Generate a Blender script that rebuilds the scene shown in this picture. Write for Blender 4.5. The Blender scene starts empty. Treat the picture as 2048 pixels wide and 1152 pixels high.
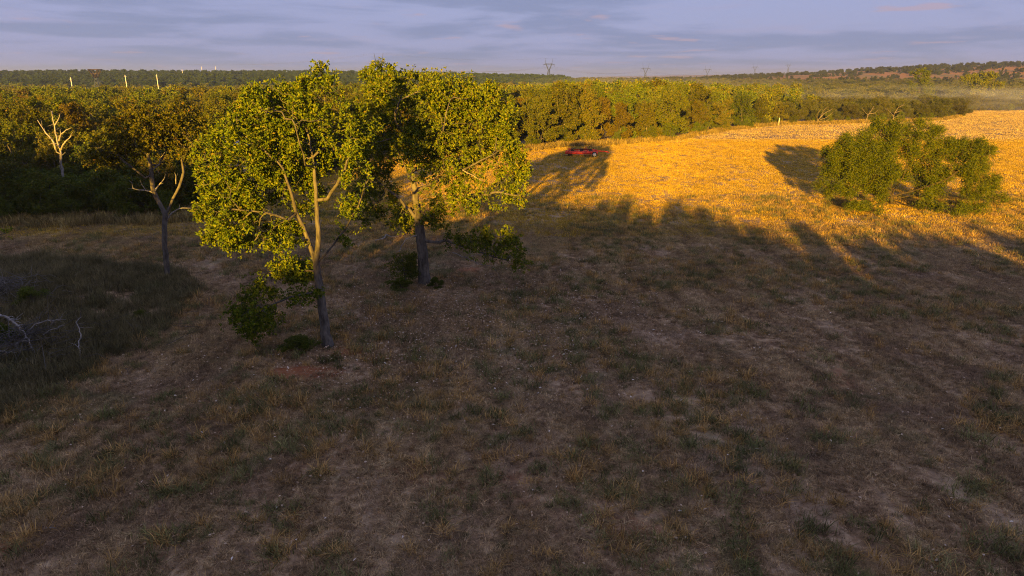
import bpy, math, random
import numpy as np
from mathutils import Vector

# ------------------------------------------------------------------ camera, world, sun, exposure
sc = bpy.context.scene
col = sc.collection
CAM_Z = 10.0
PITCH = 17.14
FPX = 24.0 / 36.0 * 2048.0
cam_data = bpy.data.cameras.new('camera')
cam_data.lens = 24.0
cam_data.sensor_width = 36.0
cam_data.clip_start = 0.1
cam_data.clip_end = 20000.0
cam = bpy.data.objects.new('camera', cam_data)
cam.location = (0, 0, CAM_Z)
cam.rotation_euler = (math.radians(90 - PITCH), 0, 0)
col.objects.link(cam)
sc.camera = cam

SUN_EL, SUN_AZ = 7.6, 192.4          # azimuth clockwise from +Y: behind the camera, a little to the left
EXPOSURE = 1.8
sc.view_settings.view_transform = 'Standard'
sc.view_settings.look = 'None'
sc.view_settings.gamma = 1.0
sc.view_settings.use_curve_mapping = False
sc.view_settings.exposure = EXPOSURE

def make_world():
    w = bpy.data.worlds.new('World')
    sc.world = w
    w.use_nodes = True
    nt = w.node_tree
    N, L = nt.nodes, nt.links
    N.clear()
    out = N.new('ShaderNodeOutputWorld')
    bg = N.new('ShaderNodeBackground')
    bg.inputs['Strength'].default_value = 0.086
    L.new(bg.outputs[0], out.inputs['Surface'])
    sky = N.new('ShaderNodeTexSky')
    sky.sky_type = 'NISHITA'
    sky.sun_disc = False
    sky.sun_elevation = math.radians(SUN_EL)
    sky.sun_rotation = math.radians(SUN_AZ)
    sky.air_density = 1.0
    sky.dust_density = 1.5
    # broken cloud sheet over the whole sky, laid out on a plane overhead
    tc = N.new('ShaderNodeTexCoord')
    sep = N.new('ShaderNodeSeparateXYZ')
    L.new(tc.outputs['Generated'], sep.inputs[0])
    def math_node(op, a, b):
        m = N.new('ShaderNodeMath'); m.operation = op
        for i, v in enumerate((a, b)):
            if isinstance(v, (int, float)): m.inputs[i].default_value = v
            else: L.new(v, m.inputs[i])
        return m.outputs[0]
    z = math_node('MAXIMUM', sep.outputs['Z'], 0.0)
    zz = math_node('ADD', z, 0.055)
    u = math_node('DIVIDE', sep.outputs['X'], zz)
    v = math_node('DIVIDE', sep.outputs['Y'], zz)
    comb = N.new('ShaderNodeCombineXYZ')
    L.new(u, comb.inputs[0]); L.new(v, comb.inputs[1])
    def noise(scale, detail, rough, off, dist=0.0):
        mp = N.new('ShaderNodeMapping')
        mp.inputs['Location'].default_value = off
        L.new(comb.outputs[0], mp.inputs['Vector'])
        n = N.new('ShaderNodeTexNoise')
        n.inputs['Scale'].default_value = scale
        n.inputs['Detail'].default_value = detail
        n.inputs['Roughness'].default_value = rough
        n.inputs['Distortion'].default_value = dist
        L.new(mp.outputs[0], n.inputs['Vector'])
        return n.outputs['Fac']
    def ramp(fac, stops):
        r = N.new('ShaderNodeValToRGB')
        r.color_ramp.interpolation = 'EASE'
        while len(r.color_ramp.elements) < len(stops): r.color_ramp.elements.new(0.5)
        for e, (p, c) in zip(r.color_ramp.elements, stops):
            e.position = p; e.color = (*c, 1)
        L.new(fac, r.inputs[0])
        return r.outputs[0]
    def mix(f, a, b):
        m = N.new('ShaderNodeMix'); m.data_type = 'RGBA'
        if isinstance(f, (int, float)): m.inputs[0].default_value = f
        else: L.new(f, m.inputs[0])
        for s, vv in ((6, a), (7, b)):
            if isinstance(vv, tuple): m.inputs[s].default_value = (*vv, 1)
            else: L.new(vv, m.inputs[s])
        return m.outputs[2]
    base = mix(0.95, sky.outputs[0], (1.06, 1.20, 2.15))
    c1 = ramp(noise(0.42, 7, 0.55, (3.1, 1.7, 0), 0.4), [(0.42, (0, 0, 0)), (0.58, (1, 1, 1))])
    s1 = mix(c1, base, (0.86, 1.04, 1.74))
    c2 = ramp(noise(0.85, 8, 0.58, (9.4, 4.2, 1), 0.3), [(0.54, (0, 0, 0)), (0.70, (1, 1, 1))])
    c2f = math_node('MULTIPLY', c2, 0.55)
    s2 = mix(c2f, s1, (1.32, 1.32, 2.02))
    c3 = ramp(noise(1.3, 6, 0.5, (2.4, 7.7, 2), 0.1), [(0.62, (0, 0, 0)), (0.70, (1, 1, 1))])
    c3f = math_node('MULTIPLY', c3, 0.7)
    s3 = mix(c3f, s2, (1.65, 1.28, 1.62))
    L.new(s3, bg.inputs['Color'])
make_world()

sun_data = bpy.data.lights.new('sun', 'SUN')
sun_data.energy = 5.0
sun_data.angle = math.radians(0.5)
sun_data.color = (1.0, 0.57, 0.05)
sun = bpy.data.objects.new('sun', sun_data)
_az, _el = math.radians(SUN_AZ), math.radians(SUN_EL)
SUN_DIR = Vector((math.sin(_az) * math.cos(_el), math.cos(_az) * math.cos(_el), math.sin(_el)))
sun.rotation_euler = SUN_DIR.to_track_quat('Z', 'Y').to_euler()
sun.location = (-30, -60, 60)
col.objects.link(sun)
sc.cycles.max_bounces = 6
sc.cycles.diffuse_bounces = 3
sc.cycles.transparent_max_bounces = 8
sc.cycles.volume_bounces = 1
sc.cycles.pixel_filter_type = 'BLACKMAN_HARRIS'
sc.cycles.filter_width = 1.05
sc.cycles.use_denoising = True
sc.cycles.denoising_prefilter = 'NONE'
sc.cycles.sample_clamp_indirect = 1.5

# ------------------------------------------------------------------ projection helpers (pixel of the photograph -> direction)
_cp, _sp = math.cos(math.radians(PITCH)), math.sin(math.radians(PITCH))
def ray(px, py):
    r, u = px - 1024.0, 576.0 - py
    return (r, FPX * _cp + u * _sp, -FPX * _sp + u * _cp)
def pix(px, py, z=0.0):
    """where the pixel's ray meets the level z"""
    r = ray(px, py)
    t = (z - CAM_Z) / r[2]
    return np.array((r[0] * t, r[1] * t, z))
def at(px, py, y):
    """the point of the pixel's ray that lies y metres ahead"""
    r = ray(px, py)
    t = y / r[1]
    return np.array((r[0] * t, y, CAM_Z + r[2] * t))
def metres(npx, y):
    return npx * y / (FPX * 0.97)

# ------------------------------------------------------------------ noise and terrain
def _lat(seed):
    return np.random.RandomState(seed).rand(256, 256)
_LAT = {}
def vnoise(x, y, scale, seed):
    if seed not in _LAT: _LAT[seed] = _lat(seed)
    g = _LAT[seed]
    x, y = np.asarray(x, float) * scale, np.asarray(y, float) * scale
    xi, yi = np.floor(x).astype(int), np.floor(y).astype(int)
    fx, fy = x - xi, y - yi
    fx, fy = fx * fx * (3 - 2 * fx), fy * fy * (3 - 2 * fy)
    a, b = g[xi & 255, yi & 255], g[(xi + 1) & 255, yi & 255]
    c, d = g[xi & 255, (yi + 1) & 255], g[(xi + 1) & 255, (yi + 1) & 255]
    return (a * (1 - fx) + b * fx) * (1 - fy) + (c * (1 - fx) + d * fx) * fy
def fbm(x, y, scale, seed, octaves=4):
    v, amp, tot = 0, 1.0, 0
    for o in range(octaves):
        v = v + amp * vnoise(x, y, scale * 2 ** o, seed + o); tot += amp; amp *= 0.5
    return v / tot
def sstep(a, b, x):
    t = np.clip((np.asarray(x, float) - a) / (b - a), 0, 1)
    return t * t * (3 - 2 * t)
ROWN = (0.89, 0.45)
def row_phase(x, y):
    return (x * ROWN[0] + y * ROWN[1]) + 0.012 * (x - 5) ** 2 * 0.3 + 1.2 * (fbm(x, y, 0.05, 71, 2) - 0.5)
def terrain(x, y):
    x, y = np.asarray(x, float), np.asarray(y, float)
    d = np.hypot(x, y)
    hill = 31.0 * np.exp(-((x - 880) / 520) ** 2 - ((y - 980) / 290) ** 2)
    hill = hill * (0.9 + 0.25 * fbm(x, y, 0.008, 31, 4))
    lridge = 9.5 * np.exp(-((y - 860) / 210) ** 2) * sstep(260, -260, x) * (0.85 + 0.3 * fbm(x, y, 0.006, 41, 3))
    lridge = lridge * 1.05 - 4.5 * np.exp(-((y - 450) / 130) ** 2) * sstep(200, -60, x)
    far = 26.0 * sstep(600, 1300, x) * sstep(1500, 2700, y)
    und = (fbm(x, y, 0.03, 51, 3) - 0.5) * 0.35 * sstep(25, 70, d)
    return hill + lridge + far + und
def micro(x, y):
    x, y = np.asarray(x, float), np.asarray(y, float)
    near = 0.15 + 0.85 * sstep(58, 38, np.hypot(x, y))
    rows = np.sin(row_phase(x, y) * 2 * math.pi / 1.9) * 0.018
    return near * (rows + (fbm(x, y, 1.1, 61, 3) - 0.5) * 0.10)
def ground_z(x, y):
    return terrain(x, y) + micro(x, y)

# ------------------------------------------------------------------ mesh helpers
def mesh_from(name, V, F, mat, attr=None, smooth=False):
    """V (n,3); F list of face index tuples or an (m,k) array"""
    me = bpy.data.meshes.new(name)
    V = np.asarray(V, np.float32)
    me.vertices.add(len(V))
    me.vertices.foreach_set('co', V.ravel())
    if isinstance(F, np.ndarray):
        m, k = F.shape
        idx = F.ravel().astype(np.int32)
        starts = np.arange(0, m * k, k, dtype=np.int32)
        tot = None
    else:
        idx = np.fromiter((i for f in F for i in f), np.int32)
        lens = np.array([len(f) for f in F], np.int32)
        starts = np.concatenate(([0], np.cumsum(lens)[:-1])).astype(np.int32)
        m = len(F)
    me.loops.add(len(idx))
    me.loops.foreach_set('vertex_index', idx)
    me.polygons.add(m)
    me.polygons.foreach_set('loop_start', starts)
    if smooth:
        me.polygons.foreach_set('use_smooth', np.ones(m, bool))
    if attr is not None:
        a = me.attributes.new('v', 'FLOAT', 'POINT')
        a.data.foreach_set('value', np.asarray(attr, np.float32))
    me.update(calc_edges=True)
    me.validate()
    if mat is not None: me.materials.append(mat)
    return me
def link(name, me, parent=None, loc=None):
    o = bpy.data.objects.new(name, me)
    col.objects.link(o)
    if parent is not None: o.parent = parent
    if loc is not None: o.location = loc
    return o
def empty(name, loc, rz=0.0):
    o = bpy.data.objects.new(name, None)
    o.empty_display_size = 0.5
    o.location = loc
    o.rotation_euler = (0, 0, rz)
    col.objects.link(o)
    return o
def tag(o, label, cat=None, group=None, kind=None):
    o['label'] = label
    if cat: o['category'] = cat
    if group: o['group'] = group
    if kind: o['kind'] = kind
    return o

class MB:
    """collects shapes into one mesh"""
    def __init__(self): self.V, self.F = [], []
    def box(self, c, s, rz=0.0, ry=0.0):
        n = len(self.V)
        cz, sz = math.cos(rz), math.sin(rz); cy, sy = math.cos(ry), math.sin(ry)
        for dx in (-.5, .5):
            for dy in (-.5, .5):
                for dz in (-.5, .5):
                    x, y, z = dx * s[0], dy * s[1], dz * s[2]
                    x, z = x * cy + z * sy, -x * sy + z * cy
                    x, y = x * cz - y * sz, x * sz + y * cz
                    self.V.append((c[0] + x, c[1] + y, c[2] + z))
        for f in ((0, 1, 3, 2), (4, 6, 7, 5), (0, 4, 5, 1), (2, 3, 7, 6), (0, 2, 6, 4), (1, 5, 7, 3)):
            self.F.append(tuple(n + i for i in f))
        return self
    def tube(self, pts, rads, sides=6, cap=True):
        pts = [np.asarray(p, float) for p in pts]
        n0 = len(self.V)
        m = len(pts)
        if np.isscalar(rads): rads = [rads] * m
        ref = np.array((0.31, 0.2, 0.93))
        for i, p in enumerate(pts):
            t = pts[min(i + 1, m - 1)] - pts[max(i - 1, 0)]
            t = t / (np.linalg.norm(t) + 1e-9)
            a = np.cross(t, ref)
            if np.linalg.norm(a) < 0.15: a = np.cross(t, np.array((1.0, 0, 0)))
            a /= np.linalg.norm(a)
            b = np.cross(t, a)
            for k in range(sides):
                th = 2 * math.pi * k / sides
                self.V.append(tuple(p + rads[i] * (math.cos(th) * a + math.sin(th) * b)))
        for i in range(m - 1):
            for k in range(sides):
                k2 = (k + 1) % sides
                self.F.append((n0 + i * sides + k, n0 + i * sides + k2, n0 + (i + 1) * sides + k2, n0 + (i + 1) * sides + k))
        if cap:
            self.F.append(tuple(n0 + k for k in range(sides))[::-1])
            self.F.append(tuple(n0 + (m - 1) * sides + k for k in range(sides)))
        return self
    def disc(self, c, axis, r, h, sides=16):
        c, axis = np.asarray(c, float), np.asarray(axis, float)
        axis = axis / np.linalg.norm(axis)
        return self.tube([c - axis * h / 2, c + axis * h / 2], r, sides)
    def mesh(self, name, mat, smooth=False):
        return mesh_from(name, np.array(self.V), self.F, mat, smooth=smooth)

# ------------------------------------------------------------------ materials
def new_mat(name):
    m = bpy.data.materials.new(name)
    m.use_nodes = True
    m.node_tree.nodes.clear()
    return m
class NT:
    def __init__(self, nt): self.nt, self.N, self.L = nt, nt.nodes, nt.links
    def node(self, t, **kw):
        n = self.N.new(t)
        for k, v in kw.items(): setattr(n, k, v)
        return n
    def set(self, sock, v):
        if isinstance(v, bpy.types.NodeSocket): self.L.new(v, sock)
        elif isinstance(v, tuple) and len(v) == 3 and sock.type == 'RGBA': sock.default_value = (*v, 1)
        else: sock.default_value = v
    def math(self, op, a, b=0.0, c=None):
        m = self.node('ShaderNodeMath', operation=op)
        self.set(m.inputs[0], a); self.set(m.inputs[1], b)
        if c is not None: self.set(m.inputs[2], c)
        return m.outputs[0]
    def noise(self, vec, scale, detail=4.0, rough=0.55, dist=0.0, off=(0, 0, 0), stretch=(1, 1, 1), rz=0.0):
        mp = self.node('ShaderNodeMapping')
        mp.inputs['Location'].default_value = off
        mp.inputs['Scale'].default_value = stretch
        mp.inputs['Rotation'].default_value = (0, 0, rz)
        self.L.new(vec, mp.inputs['Vector'])
        n = self.node('ShaderNodeTexNoise')
        n.inputs['Scale'].default_value = scale
        n.inputs['Detail'].default_value = detail
        n.inputs['Roughness'].default_value = rough
        n.inputs['Distortion'].default_value = dist
        self.L.new(mp.outputs[0], n.inputs['Vector'])
        return n.outputs['Fac']
    def ramp(self, fac, stops, interp='LINEAR'):
        r = self.node('ShaderNodeValToRGB')
        r.color_ramp.interpolation = interp
        while len(r.color_ramp.elements) < len(stops): r.color_ramp.elements.new(0.5)
        for e, (p, c) in zip(r.color_ramp.elements, stops):
            e.position = p
            e.color = (c, c, c, 1) if isinstance(c, (int, float)) else (*c, 1)
        self.L.new(fac, r.inputs[0])
        return r.outputs[0]
    def mix(self, f, a, b, blend='MIX'):
        m = self.node('ShaderNodeMix', data_type='RGBA', blend_type=blend)
        self.set(m.inputs[0], f); self.set(m.inputs[6], a); self.set(m.inputs[7], b)
        return m.outputs[2]
    def principled(self, colr, rough=0.8, spec=0.3, bump=None, bump_d=0.02, bump_s=0.6, metal=0.0):
        p = self.node('ShaderNodeBsdfPrincipled')
        self.set(p.inputs['Base Color'], colr)
        self.set(p.inputs['Roughness'], rough)
        p.inputs['Specular IOR Level'].default_value = spec
        p.inputs['Metallic'].default_value = metal
        if bump is not None:
            b = self.node('ShaderNodeBump')
            b.inputs['Distance'].default_value = bump_d
            b.inputs['Strength'].default_value = bump_s
            self.L.new(bump, b.inputs['Height'])
            self.L.new(b.outputs[0], p.inputs['Normal'])
        return p.outputs[0]
    def out(self, surf=None, vol=None):
        o = self.node('ShaderNodeOutputMaterial')
        if surf is not None: self.L.new(surf, o.inputs['Surface'])
        if vol is not None: self.L.new(vol, o.inputs['Volume'])

def leaf_mat(name, dark, mid, bright, odd=None, odd_at=0.94, trans=0.22, rough=0.55, objvar=0.5):
    """leaf colours vary leaf by leaf (attribute v) and tree by tree"""
    m = new_mat(name); t = NT(m.node_tree)
    at_ = t.node('ShaderNodeAttribute', attribute_name='v')
    oi = t.node('ShaderNodeObjectInfo')
    stops = [(0.0, dark), (0.45, mid), (0.85, bright)]
    if odd: stops += [(odd_at, bright), (min(odd_at + 0.02, 1.0), odd)]
    c = t.ramp(at_.outputs['Fac'], stops)
    hs = t.node('ShaderNodeHueSaturation')
    r1 = t.math('MULTIPLY_ADD', oi.outputs['Random'], 0.05 * objvar, 0.5 - 0.03 * objvar)
    r2 = t.math('MULTIPLY_ADD', t.math('FRACT', t.math('MULTIPLY', oi.outputs['Random'], 17.3)), 0.8 * objvar, 1.0 - 0.42 * objvar)
    t.set(hs.inputs['Hue'], r1); t.set(hs.inputs['Value'], r2)
    t.L.new(c, hs.inputs['Color'])
    p = t.principled(hs.outputs[0], rough, 0.07)
    tr = t.node('ShaderNodeBsdfTranslucent')
    t.L.new(hs.outputs[0], tr.inputs['Color'])
    ms = t.node('ShaderNodeMixShader')
    ms.inputs[0].default_value = trans
    t.L.new(p, ms.inputs[1]); t.L.new(tr.outputs[0], ms.inputs[2])
    t.out(ms.outputs[0])
    return m
def bark_mat(name, c1, c2, scale=9.0):
    m = new_mat(name); t = NT(m.node_tree)
    tc = t.node('ShaderNodeTexCoord')
    n1 = t.noise(tc.outputs['Object'], scale, 6, 0.65, 0.6, stretch=(1, 1, 0.28))
    n2 = t.noise(tc.outputs['Object'], 2.3, 5, 0.6, 0.2, off=(5, 3, 1))
    f = t.math('ADD', t.math('MULTIPLY', n1, 0.7), t.math('MULTIPLY', n2, 0.45))
    c = t.ramp(f, [(0.40, c1), (0.72, c2)])
    t.out(t.principled(c, 0.9, 0.15, n1, 0.03, 0.9))
    return m
def plain_mat(name, colr, rough=0.6, metal=0.0, var=0.25, scale=6.0):
    m = new_mat(name); t = NT(m.node_tree)
    tc = t.node('ShaderNodeTexCoord')
    n = t.noise(tc.outputs['Object'], scale, 6, 0.6, 0.3)
    lo = tuple(v * (1 - var) for v in colr); hi = tuple(min(1, v * (1 + var * 0.6)) for v in colr)
    t.out(t.principled(t.ramp(n, [(0.3, lo), (0.7, hi)]), rough, 0.35, n, 0.004, 0.4, metal))
    return m

M = {}
M['oak'] = leaf_mat('oak_leaf', (0.040, 0.072, 0.006), (0.118, 0.162, 0.010), (0.235, 0.235, 0.016), (0.23, 0.165, 0.02), 0.97, trans=0.15, objvar=0.2)
M['oak_green'] = leaf_mat('oak_leaf_green', (0.046, 0.072, 0.008), (0.108, 0.136, 0.011), (0.20, 0.19, 0.016), (0.22, 0.13, 0.02), 0.97, trans=0.12, objvar=0.8)
M['oak_olive'] = leaf_mat('oak_leaf_olive', (0.050, 0.064, 0.009), (0.108, 0.112, 0.012), (0.185, 0.158, 0.016), (0.24, 0.13, 0.02), 0.94, trans=0.12, objvar=0.7)
M['oak_russet'] = leaf_mat('oak_leaf_russet', (0.065, 0.058, 0.010), (0.135, 0.102, 0.013), (0.21, 0.145, 0.018), None, objvar=0.4)
M['mesquite'] = leaf_mat('mesquite_leaf', (0.046, 0.074, 0.008), (0.105, 0.136, 0.011), (0.190, 0.190, 0.014), None, trans=0.28, objvar=0.3)
M['scrub'] = leaf_mat('scrub_leaf', (0.055, 0.068, 0.020), (0.100, 0.108, 0.034), (0.150, 0.140, 0.044), (0.18, 0.13, 0.06), 0.93, objvar=0.55)
M['juniper'] = leaf_mat('juniper_leaf', (0.025, 0.038, 0.014), (0.048, 0.060, 0.020), (0.080, 0.084, 0.026), None, objvar=0.5)
M['bush'] = leaf_mat('bush_leaf', (0.046, 0.072, 0.010), (0.095, 0.126, 0.014), (0.16, 0.172, 0.020), (0.20, 0.15, 0.03), 0.95, objvar=0.6)
M['bark'] = bark_mat('oak_bark', (0.035, 0.029, 0.025), (0.19, 0.165, 0.145))
M['bark_pale'] = bark_mat('pale_bark', (0.06, 0.05, 0.042), (0.27, 0.235, 0.20))
M['deadwood'] = bark_mat('dead_wood', (0.15, 0.128, 0.11), (0.43, 0.385, 0.345), 14)
M['dull_deadwood'] = bark_mat('dull_dead_wood', (0.09, 0.07, 0.055), (0.24, 0.19, 0.155), 14)
M['mesq_bark'] = bark_mat('mesquite_bark', (0.022, 0.017, 0.014), (0.085, 0.065, 0.05))
M['red_paint'] = plain_mat('red_paint', (0.78, 0.06, 0.025), 0.42, 0.0, 0.3, 3.0)
M['rubber'] = plain_mat('rubber', (0.025, 0.025, 0.026), 0.85)
M['white_paint'] = plain_mat('white_paint', (0.78, 0.76, 0.74), 0.5)
M['dark_steel'] = plain_mat('dark_steel', (0.07, 0.05, 0.045), 0.55, 0.6)
M['galv'] = plain_mat('galvanised_steel', (0.085, 0.105, 0.135), 0.55, 0.4)
M['pole'] = plain_mat('pale_pole', (0.72, 0.68, 0.62), 0.7, 0.0, 0.12)
M['wire'] = plain_mat('wire', (0.16, 0.16, 0.17), 0.6, 0.3)
M['roof_metal'] = plain_mat('roof_metal', (0.55, 0.52, 0.55), 0.45, 0.2)
M['shed_wall'] = plain_mat('shed_wall', (0.30, 0.24, 0.19), 0.8)

# ---- the meadow's colour, shared by the soil sheet and the blades that grow on it
RED_SPOTS = [(*pix(600, 744)[:2], 1.7, 0.8), (*pix(-5, 1092)[:2], 0.7, 0.5), (*pix(935, 540)[:2], 0.8, 0.8), (*pix(700, 702)[:2], 0.9, 0.6)]
def meadow_group():
    g = bpy.data.node_groups.new('meadow_colour', 'ShaderNodeTree')
    g.interface.new_socket('Straw', in_out='OUTPUT', socket_type='NodeSocketColor')
    g.interface.new_socket('Soil', in_out='OUTPUT', socket_type='NodeSocketColor')
    g.interface.new_socket('Green', in_out='OUTPUT', socket_type='NodeSocketFloat')
    t = NT(g)
    geo = t.node('ShaderNodeNewGeometry')
    P = geo.outputs['Position']
    sep = t.node('ShaderNodeSeparateXYZ'); t.L.new(P, sep.inputs[0])
    n_big = t.noise(P, 0.055, 5, 0.55, 0.5)
    n_mid = t.noise(P, 0.26, 6, 0.6, 0.8, off=(7, 2, 0))
    n_fine = t.noise(P, 2.6, 6, 0.7, 0.4, off=(1, 9, 0))
    n_row = t.noise(P, 0.85, 6, 0.62, 0.6, stretch=(1, 0.16, 1), rz=math.radians(-26.8))
    n_red = t.noise(P, 0.17, 6, 0.6, 0.6, off=(31, 17, 0))
    n_grn = t.noise(P, 0.33, 7, 0.62, 0.9, off=(12, 44, 0))
    straw = t.ramp(t.math('ADD', t.math('MULTIPLY', n_fine, 0.5), t.math('MULTIPLY', n_row, 0.5)),
                   [(0.36, (0.22, 0.135, 0.050)), (0.50, (0.48, 0.315, 0.085)), (0.64, (0.72, 0.50, 0.150))])
    # older thatch near, also painted with the shade's grey-brown up to the shadow line
    shade_wth = t.ramp(t.math('DIVIDE', sep.outputs['Y'], 100.0), [(0.36, 0.75), (0.58, 0.0)])
    old_shaded = t.ramp(t.math('ADD', t.math('MULTIPLY', n_fine, 0.55), t.math('MULTIPLY', n_row, 0.45)),
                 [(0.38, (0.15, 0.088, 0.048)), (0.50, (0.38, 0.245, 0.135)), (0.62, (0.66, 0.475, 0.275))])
    straw = t.mix(shade_wth, straw, old_shaded)
    straw = t.mix(t.ramp(n_mid, [(0.50, 0.0), (0.64, 0.8)]), straw, (0.25, 0.150, 0.085))
    straw = t.mix(t.ramp(n_big, [(0.50, 0.0), (0.66, 0.45)]), straw, (0.44, 0.33, 0.20))
    green_f = t.math('MULTIPLY', t.ramp(n_grn, [(0.565, 0.0), (0.665, 0.9)]), t.ramp(n_big, [(0.36, 0.2), (0.56, 1.0)]))
    straw = t.mix(t.math('MULTIPLY', green_f, 0.8), straw, (0.12, 0.135, 0.042))
    # reddish clay: under the thatch everywhere, bare in places
    soil = t.ramp(n_fine, [(0.36, (0.08, 0.044, 0.026)), (0.50, (0.26, 0.155, 0.085)), (0.64, (0.52, 0.355, 0.21))])
    soil = t.mix(t.ramp(n_row, [(0.42, 0.0), (0.66, 0.7)]), soil, (0.42, 0.30, 0.20))
    soil = t.mix(t.ramp(n_red, [(0.60, 0.0), (0.70, 0.8)]), soil, (0.27, 0.095, 0.042))
    soil = t.mix(t.math('MULTIPLY', green_f, 0.6), soil, (0.085, 0.10, 0.032))
    for (cx, cy, rx, ry) in RED_SPOTS:
        dx = t.math('DIVIDE', t.math('SUBTRACT', sep.outputs['X'], cx), rx); dy = t.math('DIVIDE', t.math('SUBTRACT', sep.outputs['Y'], cy), ry)
        rr = t.math('SQRT', t.math('ADD', t.math('MULTIPLY', dx, dx), t.math('MULTIPLY', dy, dy)))
        rr = t.math('ADD', rr, t.math('MULTIPLY', t.math('SUBTRACT', n_fine, 0.5), 1.6))
        soil = t.mix(t.ramp(rr, [(0.55, 0.9), (1.0, 0.0)]), soil, (0.33, 0.105, 0.045))
    # the far hill: red earth between the junipers
    hillf = t.math('MULTIPLY', t.ramp(t.math('DIVIDE', sep.outputs['Z'], 30.0), [(0.16, 0.0), (0.32, 1.0)]),
                   t.ramp(t.noise(P, 0.02, 4, 0.6, 0.5), [(0.35, 0.0), (0.52, 1.0)]))
    soil = t.mix(hillf, soil, (0.34, 0.150, 0.062))
    # scrub ground beyond the fields
    farf = t.ramp(t.math('DIVIDE', sep.outputs['Y'], 600.0), [(0.40, 0.0), (0.50, 1.0)])
    scr = t.ramp(t.noise(P, 0.03, 6, 0.65, 0.5), [(0.40, (0.10, 0.10, 0.05)), (0.62, (0.20, 0.165, 0.09))])
    soil = t.mix(t.math('MULTIPLY', farf, t.math('SUBTRACT', 1.0, hillf)), soil, scr)
    o = t.node('NodeGroupOutput')
    t.L.new(straw, o.inputs['Straw']); t.L.new(soil, o.inputs['Soil']); t.L.new(green_f, o.inputs['Green'])
    return g
MEADOW = meadow_group()
def ground_material():
    m = new_mat('meadow_soil'); t = NT(m.node_tree)
    g = t.node('ShaderNodeGroup'); g.node_tree = MEADOW
    geo = t.node('ShaderNodeNewGeometry')
    b1 = t.noise(geo.outputs['Position'], 14.0, 6, 0.7, 0.5)
    b2 = t.noise(geo.outputs['Position'], 3.0, 5, 0.6, 0.5, off=(3, 3, 3))
    fib = t.noise(geo.outputs['Position'], 30.0, 4, 0.7, 1.2, stretch=(1, 0.25, 1), rz=0.7)
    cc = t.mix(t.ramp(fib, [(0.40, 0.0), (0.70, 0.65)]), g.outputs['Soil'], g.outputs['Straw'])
    h = t.math('ADD', t.math('MULTIPLY', b1, 0.4), b2)
    t.out(t.principled(cc, 0.95, 0.05, h, 0.06, 0.6))
    return m
def grass_material(name, tint, amount, val=1.0):
    m = new_mat(name); t = NT(m.node_tree)
    g = t.node('ShaderNodeGroup'); g.node_tree = MEADOW
    oi = t.node('ShaderNodeObjectInfo')
    at_ = t.node('ShaderNodeAttribute', attribute_name='v')
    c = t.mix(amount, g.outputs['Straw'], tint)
    k = t.math('MULTIPLY', t.math('MULTIPLY_ADD', at_.outputs['Fac'], 1.3, 0.35),
               t.math('MULTIPLY_ADD', oi.outputs['Random'], 0.5, 0.72 * val))
    hs = t.node('ShaderNodeHueSaturation')
    t.set(hs.inputs['Value'], k); t.L.new(c, hs.inputs['Color'])
    p = t.principled(hs.outputs[0], 0.8, 0.05)
    tr = t.node('ShaderNodeBsdfTranslucent'); t.L.new(hs.outputs[0], tr.inputs['Color'])
    ms = t.node('ShaderNodeMixShader'); ms.inputs[0].default_value = 0.2
    t.L.new(p, ms.inputs[1]); t.L.new(tr.outputs[0], ms.inputs[2])
    t.out(ms.outputs[0])
    return m
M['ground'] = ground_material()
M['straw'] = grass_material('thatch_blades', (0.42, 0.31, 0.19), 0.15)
M['stubble'] = grass_material('stubble_blades', (0.55, 0.355, 0.02), 0.72)  # golden field stubble, with the low sun's warmth put into the tint too
M['weed'] = grass_material('weed_blades', (0.10, 0.105, 0.045), 0.72, 0.95)
M['pale_stubble'] = grass_material('pale_stubble_blades', (0.56, 0.41, 0.17), 0.65)
M['gold_tuft'] = grass_material('gold_tuft_blades', (0.50, 0.30, 0.085), 0.65)
M['edge_grass'] = grass_material('edge_grass_blades', (0.27, 0.215, 0.06), 0.55)
M['green_grass'] = grass_material('green_grass_blades', (0.10, 0.135, 0.036), 0.70)
def litter_material():
    m = new_mat('fallen_leaf'); t = NT(m.node_tree)
    at_ = t.node('ShaderNodeAttribute', attribute_name='v')
    c = t.ramp(at_.outputs['Fac'], [(0.0, (0.16, 0.085, 0.045)), (0.5, (0.38, 0.235, 0.125)), (0.85, (0.64, 0.47, 0.32)), (1.0, (0.80, 0.70, 0.58))])
    t.out(t.principled(c, 0.7, 0.2))
    return m
M['litter'] = litter_material()

# ------------------------------------------------------------------ plant building
def leaves_mesh(name, P, D, Ln, Wd, mat, rng, up=0.35, fold=0.25):
    """folded two-triangle leaves; P bases, D axes"""
    n = len(P)
    D = D / (np.linalg.norm(D, axis=1, keepdims=True) + 1e-9)
    R = rng.normal(size=(n, 3)); R[:, 2] += up * 3
    B = np.cross(D, R); B /= (np.linalg.norm(B, axis=1, keepdims=True) + 1e-9)
    Nn = np.cross(B, D)
    Ln, Wd = np.broadcast_to(Ln, (n,))[:, None], np.broadcast_to(Wd, (n,))[:, None]
    mid = P + D * Ln * 0.55
    V = np.empty((n, 4, 3))
    V[:, 0] = P
    V[:, 1] = mid + B * Wd * 0.5 + Nn * Wd * fold
    V[:, 2] = P + D * Ln - Nn * Ln * 0.12
    V[:, 3] = mid - B * Wd * 0.5 + Nn * Wd * fold
    base = np.arange(n)[:, None] * 4
    F = np.concatenate((base + np.array([[0, 1, 2]]), base + np.array([[0, 2, 3]])), 0)
    v = np.repeat(np.clip(rng.normal(0.5, 0.24, n), 0, 1), 4)
    return mesh_from(name, V.reshape(-1, 3), F, mat, attr=v)

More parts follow.
